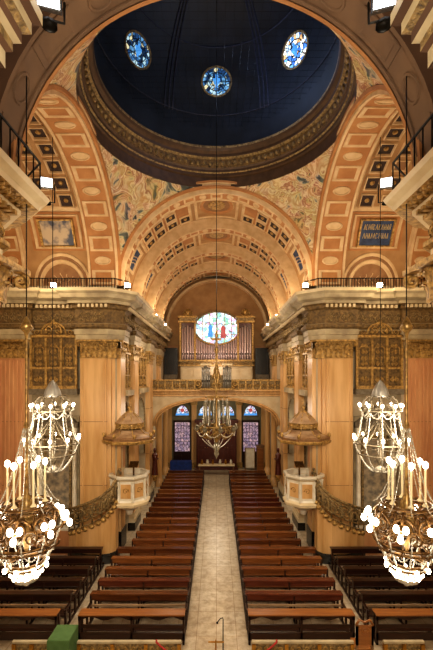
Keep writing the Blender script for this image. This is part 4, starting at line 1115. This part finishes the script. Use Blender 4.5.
def far_chandelier(s):
    c = (s*-5.82, 13.5); side = SIDE[s]
    t = thing('chandelier', 'tiered lit crystal chandelier with dark domed crown before the %s tribune screen' % side, 'chandelier', (c[0], c[1], 4.6), 'tiered transept chandeliers')
    P = lambda r, a, z: (c[0] + r*math.cos(a), c[1] + r*math.sin(a), z)
    mb = MB(); mb.tube([(c[0], c[1], 7.9), (c[0], c[1], ZS + 4.3)], .012, 5); mb.build('cable', ['iron'], t)
    mb = MB(); mb.lathe([(.001, 7.95), (.04, 7.9), (.12, 7.82), (.24, 7.6), (.3, 7.4), (.3, 7.32), (.26, 7.32)], (c[0], c[1], 0), 14); mb.build('crown', ['gpipe'], t)
    mb = MB(); mb.lathe([(.04, 7.4), (.04, 6.4), (.12, 6.2), (.05, 6.0), (.05, 5.3), (.16, 5.1), (.06, 4.9)], (c[0], c[1], 0), 10); mb.build('stem', ['csilv'], t)
    for z, r in ((6.85, .62), (5.7, .9), (5.3, .75)):
        mb = MB(); mb.tube(ringpts(c, r, z), .03, 6, 0, True); mb.build('hoop', ['csilv'], t)
    for k in range(10):
        a = 2*PI*k/10
        mb = MB(); mb.tube([P(.28, a, 7.34), P(.42, a, 7.36), P(.56, a, 7.22), P(.64, a, 6.85)], .022, 5); mb.scroll(P(.5, a, 7.0), .12, (math.cos(a), math.sin(a), 0), (0, 0, 1), 1.4, .02, 1, 0, 0, 14, 4); mb.build('crown_loop', ['csilv'], t)
        mb = MB(); mb.lathe([(.05, 6.85), (.02, 6.9), (.02, 7.0)], P(.72, a, 0), 6); mb.tube([P(.62, a, 6.85), P(.72, a, 6.85)], .02, 4); mb.build('candle_cup', ['crystal'], t)
        mb = MB(); bulb(mb, P(.72, a, 7.04), .05); mb.build('light_bulb', ['flame'], t)
        mb = MB(); mb.tube([P(.1, a, 6.5), P(.4, a, 6.1), P(.9, a, 5.68)], .022, 5); mb.build('arm', ['csilv'], t)
        mb = MB(); mb.lathe([(.06, 5.68), (.02, 5.72), (.02, 5.84)], P(.92, a, 0), 6); mb.build('candle_cup', ['crystal'], t)
        mb = MB(); bulb(mb, P(.92, a, 5.88), .055); mb.build('light_bulb', ['flame'], t)
        strand(t, P(.64, a, 6.8), P(.64, a + .63, 6.8), .2, 8, .03); strand(t, P(.62, a, 6.8), P(.9, a, 5.75), .25, 12, .03); strand(t, P(.9, a, 5.66), P(.7, a, 5.3), .1, 6, .03); strand(t, P(.75, a, 5.3), P(.1, a, 4.7), .2, 10, .034)
    mb = MB(); mb.lathe([(.06, 4.9), (.18, 4.8), (.14, 4.68), (.04, 4.62), (.001, 4.6)], (c[0], c[1], 0), 12); mb.build('bottom_drop', ['crystal'], t)
def centre_chandelier():
    c = (0, 13.0)
    t = thing('chandelier', 'unlit glass chandelier hanging over the central aisle before the organ gallery', 'chandelier', (c[0], c[1], 5.2))
    P = lambda r, a, z: (c[0] + r*math.cos(a), c[1] + r*math.sin(a), z)
    mb = MB(); mb.tube([(0, 13, 9.6), (0, 13, 22.5)], .012, 5); mb.build('cable', ['iron'], t)
    mb = MB(); mb.lathe([(.001, 9.65), (.02, 9.6), (.06, 9.45), (.025, 9.3), (.025, 9.1), (.08, 8.95), (.03, 8.8), (.03, 8.5), (.09, 8.3), (.12, 8.1), (.06, 7.9), (.03, 7.7), (.03, 6.5), (.16, 6.2), (.1, 5.95), (.04, 5.8)], (0, 13, 0), 12); mb.build('stem', ['cgold'], t)
    mb = MB(); mb.tube(ringpts(c, .38, 7.35), .025, 6, 0, True); mb.tube(ringpts(c, .5, 6.35), .035, 6, 0, True); mb.build('hoop', ['cgold'], t)
    for k in range(8):
        a = 2*PI*k/8 + .2; u = (math.cos(a), math.sin(a), 0)
        mb = MB(); mb.lathe([(.03, 6.4), (.045, 6.5), (.04, 7.0), (.03, 7.15), (.001, 7.17)], P(.42, a, 0), 8); mb.build('glass_shade', ['cglass'], t)
        mb = MB(); mb.tube([P(.1, a, 6.1), P(.35, a, 5.95), P(.58, a, 6.05), P(.68, a, 6.25)], .03, 6); mb.scroll(P(.5, a, 6.2), .13, u, (0, 0, 1), 1.5, .025, 1, 0, 0, 16, 5); mb.build('arm', ['cgold'], t)
        mb = MB(); mb.lathe([(.001, 6.2), (.07, 6.24), (.1, 6.34)], P(.68, a, 0), 8); mb.ball(P(.68, a, 6.38), .045, 0, 6, 5, 1.4); mb.build('glass_cup', ['cglass'], t)
        strand(t, P(.38, a, 7.3), P(.5, a, 6.4), .1, 10, .018); strand(t, P(.66, a, 6.2), P(.66, a + .785, 6.2), .15, 8, .018); strand(t, P(.5, a, 5.95), P(.06, a, 5.6), .05, 7, .02)
    mb = MB(); mb.lathe([(.06, 5.8), (.14, 5.65), (.07, 5.5), (.1, 5.4), (.03, 5.3), (.001, 5.2)], (0, 13, 0), 10); mb.build('bottom_drop', ['cglass'], t)
for s in (1, -1): near_chandelier(s); far_chandelier(s)
centre_chandelier()

# ------------------------------------------------------------------ LAMPS
def lamp_light(name, loc, e, col, r=.15, kind='POINT', rot=None, spot=None, blend=.6):
    l = bpy.data.lights.new(name, kind); l.energy = e; l.color = col
    if kind in ('POINT', 'SPOT'): l.shadow_soft_size = r
    if kind == 'SPOT': l.spot_size = spot; l.spot_blend = blend
    o = bpy.data.objects.new(name, l); C.objects.link(o); o.location = loc
    if rot: o.rotation_euler = rot
    return o
WARM = (1.0, .79, .52); WARM2 = (1.0, .87, .68)
def floodlamp(loc, facing, label, group, size=.16, soft=False, zt=ZT):
    t = thing('floodlight', label, 'floodlight', (loc[0], loc[1], zt), group)
    f = Vector(facing).normalized(); u = Vector((0, 0, 1)).cross(f).normalized(); w = f.cross(u)
    T = frame(loc, u, f, w)
    mb = MB(T); mb.box(-size, size, -.16, .0, -size*.8, size*.8, 0)
    for k in range(-2, 3): mb.box(k*size*.35 - .008, k*size*.35 + .008, -.2, -.16, -size*.6, size*.6, 0)
    mb.build('housing', ['iron'], t)
    mb = MB(T); mb.box(-size*.88, size*.88, 0, .012, -size*.7, size*.7, 0); mb.build('lens', ['lampsoft' if soft else 'lampw'], t)
    mb = MB(); l = Vector(loc) - f*.08
    for e in (-1, 1): mb.tube([l + u*e*(size + .03), l + u*e*(size + .03) + Vector((0, 0, zt + .03 - loc[2])), l + Vector((0, 0, zt + .03 - loc[2]))], .015, 4)
    mb.lathe([(.09, zt), (.09, zt + .03), (.001, zt + .03)], (l.x, l.y, 0), 10); mb.build('bracket', ['iron'], t)
    return t
for s in (1, -1):
    side = SIDE[s]
    floodlamp((s*-4.05, 17.3, 12.22), (s*.3, -1, .15), 'small blazing floodlight on the %s cornice corner below the nave arch' % side, 'cornice floodlights', .13)
    for i, (y, nm) in enumerate(((20.9, 'second'), (25.3, 'third'), (29.6, 'fourth'))):
        floodlamp((s*-3.98, y, 12.16), (s*.25, -1, .1), '%s cornice floodlight from the crossing along the %s nave wall' % (nm, side), 'cornice floodlights', .085)
    floodlamp((s*-7.3, 17.0, 12.16), (s*.3, -1, .2), 'small floodlight on the %s transept cornice under the lunette' % side, 'cornice floodlights', .12)
    floodlamp((s*-3.82, 8.55, 12.4), (s*.35, -1, -.25), 'square white floodlight at the end of the near %s cornice' % side, 'square white floodlights', .13, True)
    floodlamp((s*-1.86, 4.2, 12.22), (s*.3, -1, -.6), 'white floodlight panel at the very top beside the %s altarpiece cornice' % side, 'square white floodlights', .13, True)

# ------------------------------------------------------------------ FRONT OBJECTS
t = thing('green_box', 'tall stand covered in plain green cloth at the front of the left pews', 'box stand', (-4.1, 10.2, 0))
mb = MB(); mb.bbox(-4.4, -3.82, 9.85, 10.5, .05, 1.2, .02); mb.build('cloth_cover', ['green'], t)
mb = MB(); mb.box(-4.42, -3.8, 9.83, 10.52, 0, .06); mb.build('base_frame', ['wdark'], t)
def altar_rail(x0, x1, label):
    t = thing('altar_rail', label, 'altar rail', ((x0+x1)/2, 10.25, 0), 'altar rails')
    FRR = frame((0, 10.25, 0), (1, 0, 0), (0, -1, 0))
    mb = MB(FRR); mb.bbox(x0, x1, -.045, .045, .86, .92, .012); mb.build('top_rail', ['grey'], t)
    mb = MB(FRR); mb.box(x0, x1, -.1, .1, 0, .12); mb.build('base_rail', ['grey'], t)
    n = max(2, int((x1-x0)/.8))
    for i in range(n+1):
        x = x0 + .05 + (x1-x0-.1)*i/n; mb = MB(FRR); mb.box(x - .05, x + .05, -.05, .05, .12, .84); mb.build('post', ['brass'], t)
        if i < n:
            w = (x1-x0-.1)/n; mb = MB(FRR)
            mb.box(x + .05, x + w - .05, -.03, -.01, .14, .82, 1)
            for q in (.28, .72):
                pair_scrolls(mb, x + w*q, .02, .6, w*.16, .025); pair_scrolls(mb, x + w*q, .02, .3, w*.16, .025, 0, -1)
            mb.build('scroll_panel', ['gold', 'dgold'], t)
altar_rail(-3.75, -.95, 'gilt scrollwork altar rail before the left pews, between green stand and aisle')
altar_rail(-5.5, -4.45, 'short gilt scrollwork altar rail left of the green stand')
altar_rail(.95, 3.7, 'gilt scrollwork altar rail before the right pews')
altar_rail(4.5, 5.6, 'short gilt scrollwork altar rail right of the carved chair')
# carved wooden chair
t = thing('carved_chair', 'small carved orange-brown wooden chair between the two right altar rails', 'chair', (4.1, 10.75, 0))
o3 = Matrix.Translation((4.1, 10.75, 0))
mb = MB(o3); mb.bbox(-.24, .24, -.22, .24, .44, .5, .012); mb.build('seat', ['wtop'], t)
mb = MB(o3); mb.box(-.24, .24, -.26, -.2, .62, 1.15); mb.tube([(-.24, -.23, 1.15), (-.15, -.23, 1.3), (0, -.23, 1.24), (.15, -.23, 1.3), (.24, -.23, 1.15)], .035, 6); mb.scroll((0, -.26, 1.0), .12, (1, 0, 0), (0, 0, 1), 1.5, .02); mb.build('backrest', ['wtop'], t)
for x in (-.21, .21):
    for y, h in ((-.23, 1.16), (.2, .44)):
        mb = MB(o3); mb.box(x - .03, x + .03, y - .03, y + .03, 0, h); mb.build('leg', ['wbrown'], t)
# red cords
for s, side in ((-1, 'left'), (1, 'right')):
    mb = MB(); mb.tube([(s*(1.6 - .75*q), 10.1 - .25*q, .98 - .14*q - .12*math.sin(PI*q)) for q in [i/12 for i in range(13)]], .026, 6); mb.tube([(s*1.6, 10.1, .98), (s*1.62, 10.25, .93)], .026, 6)
    tag(mb.build('red_cord', ['redc'], None, (s*1.2, 10.1, .9)), 'red cord hanging at the aisle end of the %s altar rail' % side, 'cord')
    t = thing('rope_post', 'short brass post holding the %s red cord at the aisle' % side, 'post', (s*.85, 9.85, 0))
    mb = MB(); mb.lathe([(.14, 0), (.14, .03), (.03, .06), (.022, .8), (.04, .84), (.001, .88)], (s*.85, 9.85, 0), 12); mb.build('pole', ['brass'], t)
t = thing('cross_stand', 'thin brass stand with a short crossbar in the middle of the aisle', 'stand', (-.02, 10.2, 0))
mb = MB(); mb.lathe([(.16, 0), (.16, .03), (.03, .07), (.018, .95), (.001, 1.0)], (-.02, 10.2, 0), 12); mb.build('pole', ['brass'], t)
mb = MB(); mb.box(-.22, .2, 10.185, 10.215, .9, .93); mb.build('crossbar', ['brass'], t)
t = thing('hooked_pole', 'slender dark standing pole with hooked tip in the aisle beside the brass stand', 'pole', (.18, 10.4, 0))
mb = MB(); mb.lathe([(.12, 0), (.12, .03), (.02, .05), (.013, 1.4)], (.18, 10.4, 0), 10); mb.tube([(.18, 10.4, 1.38), (.17, 10.38, 1.45), (.1, 10.36, 1.44), (.03, 10.34, 1.36)], .012, 5); mb.build('pole', ['iron'], t)
mb = MB(); mb.ball((.02, 10.34, 1.34), .03, 0, 8, 6); mb.build('tip', ['iron'], t)

# ------------------------------------------------------------------ ITEMS AT THE BACK
t = thing('cloth_table', 'table under deep blue cloth at the far left beneath the gallery', 'table', (-3.0, 32.2, 0))
mb = MB(); mb.bbox(-3.9, -2.1, 31.9, 32.5, .1, 1.0, .03); mb.build('blue_cloth', ['bluec'], t)
for x in (-3.8, -2.2): mb = MB(); mb.box(x - .04, x + .04, 31.95, 32.03, 0, .12); mb.build('leg', ['wdark'], t)
t = thing('notice_board', 'white standing board at the far right beneath the gallery', 'board', (2.85, 32.4, 0))
mb = MB(); mb.box(2.45, 3.25, 32.38, 32.42, .35, 2.0); mb.build('panel', ['white'], t)
mb = MB(); mb.box(2.42, 2.48, 32.3, 32.5, 0, 2.05); mb.box(3.22, 3.28, 32.3, 32.5, 0, 2.05); mb.box(2.42, 3.28, 32.37, 32.43, 2.0, 2.06); mb.build('frame', ['wbrown'], t)
t = thing('confessional', 'upright brown wooden cabinet beside the white board at the back', 'cabinet', (3.75, 32.3, 0))
mb = MB(); mb.box(3.4, 4.0, 32.1, 32.6, 0, 2.2); mb.box(3.35, 4.05, 32.05, 32.65, 2.2, 2.3); mb.build('body', ['wbrown'], t)
mb = MB(); mb.bbox(3.45, 3.95, 32.07, 32.1, .15, 2.05, .01); d = mb.build('door', ['wtop'], t)
mb = MB(); mb.ball((3.5, 32.05, 1.1), .035); mb.build('knob', ['brass'], d)
t = thing('low_table', 'low cream table in the centre before the wooden doors', 'table', (0, 31.5, 0))
mb = MB(); mb.bbox(-1.5, 1.5, 31.2, 31.8, .75, .85, .02); mb.build('tabletop', ['cream'], t)
for x in (-1.4, 1.4):
    for y in (31.27, 31.73): mb = MB(); mb.box(x - .04, x + .04, y - .04, y + .04, 0, .76); mb.build('leg', ['wbrown'], t)
pr = [(.05, 0), (.09, .06), (.12, .2), (.07, .32), (.09, .38), (.001, .38)]
vx = [-1.2, -.75, -.3, .3, .75, 1.2]
for i, x in enumerate(vx):
    mb = MB(); mb.lathe(pr, (x, 31.5, .85), 10); o = mb.build('vase', ['white' if i % 2 else 'brass'], None, (x, 31.5, .85))
    tag(o, '%s vase, %s from the left on the low table before the wooden doors' % ('white' if i % 2 else 'brass', NTH[i]), 'vase', 'vases on the low table')

# ------------------------------------------------------------------ LIGHTS
for s in (1, -1):
    for y, e in ((17.0, 45), (20.9, 55), (25.3, 55), (29.6, 55)):
        lamp_light('cornice_lamp', (s*-3.6, y, 12.7), e, WARM, .15)
    lamp_light('transept_lamp', (s*-7.2, 15.4, 12.3), 110, WARM, .3)
    lamp_light('transept_lamp', (s*-7.2, 11.0, 12.8), 60, WARM, .3)
    lamp_light('near_chandelier_light', (s*-4.0, 8.0, 4.4), 60, WARM2, .5)
    lamp_light('transept_chandelier_light', (s*-5.82, 12.0, 6.4), 430, WARM2, .7)
    lamp_light('chapel_light', (s*-5.0, 22.9, 5.0), 25, WARM2, .3)
    lamp_light('added_nave_fill', (s*-2.5, 22.5, 9.5), 150, WARM2, .5)  # added fill without a fixture, brightens the nave floor
for s in (1, -1):
    for y in (14.0, 19.0, 24.0, 28.5):
        lamp_light('added_floor_spot', (s*2.2, y, 15.6), 760, WARM2, .25, 'SPOT', (0, 0, 0), math.radians(62), .7)  # added spots without fixtures, brighten the aisle and pews
lamp_light('added_pipe_highlight', (0, 31.2, 9.0), 45, (1, .82, .76), .3)  # added light without a fixture, puts highlights on the organ pipes
lamp_light('organ_light', (0, 29.5, 10.5), 160, (1, .76, .6), .5)
lamp_light('added_gallery_fill', (0, 29.5, 5.6), 220, WARM2, .4)  # added fill without a fixture, brightens the space below the gallery
lamp_light('crossing_light', (0, 12.5, 11.0), 300, WARM2, .8)
lamp_light('added_dome_haze_light', (1.8, 14.6, 20.0), 110, (.5, .65, 1), .5)  # added blue light, imitates haze on the right of the dome
a = lamp_light('added_presbytery_fill', (0, -2.0, 10.8), 1100, WARM2, kind='AREA', rot=(math.radians(72), 0, 0)); a.data.shape = 'RECTANGLE'; a.data.size = 3.5; a.data.size_y = 1.5  # unseen area light added behind the camera as warm fill
w = bpy.data.worlds.new('World'); sc.world = w; w.use_nodes = True
w.node_tree.nodes['Background'].inputs[0].default_value = (.9, .6, .35, 1); w.node_tree.nodes['Background'].inputs[1].default_value = .03

# ------------------------------------------------------------------ CAMERA
cam = bpy.data.cameras.new('Camera'); co = bpy.data.objects.new('Camera', cam); C.objects.link(co)
co.location = (0, 0, HC); co.rotation_euler = (PI/2, 0, 0)
cam.sensor_fit = 'AUTO'; cam.sensor_width = 36; cam.lens = 36*F/650
cam.shift_y = 53/650; cam.clip_start = .05; cam.clip_end = 200
sc.camera = co
sc.view_settings.view_transform = 'Standard'
sc.view_settings.look = 'Medium High Contrast'
sc.view_settings.exposure = 0.1
sc.cycles.use_denoising = True
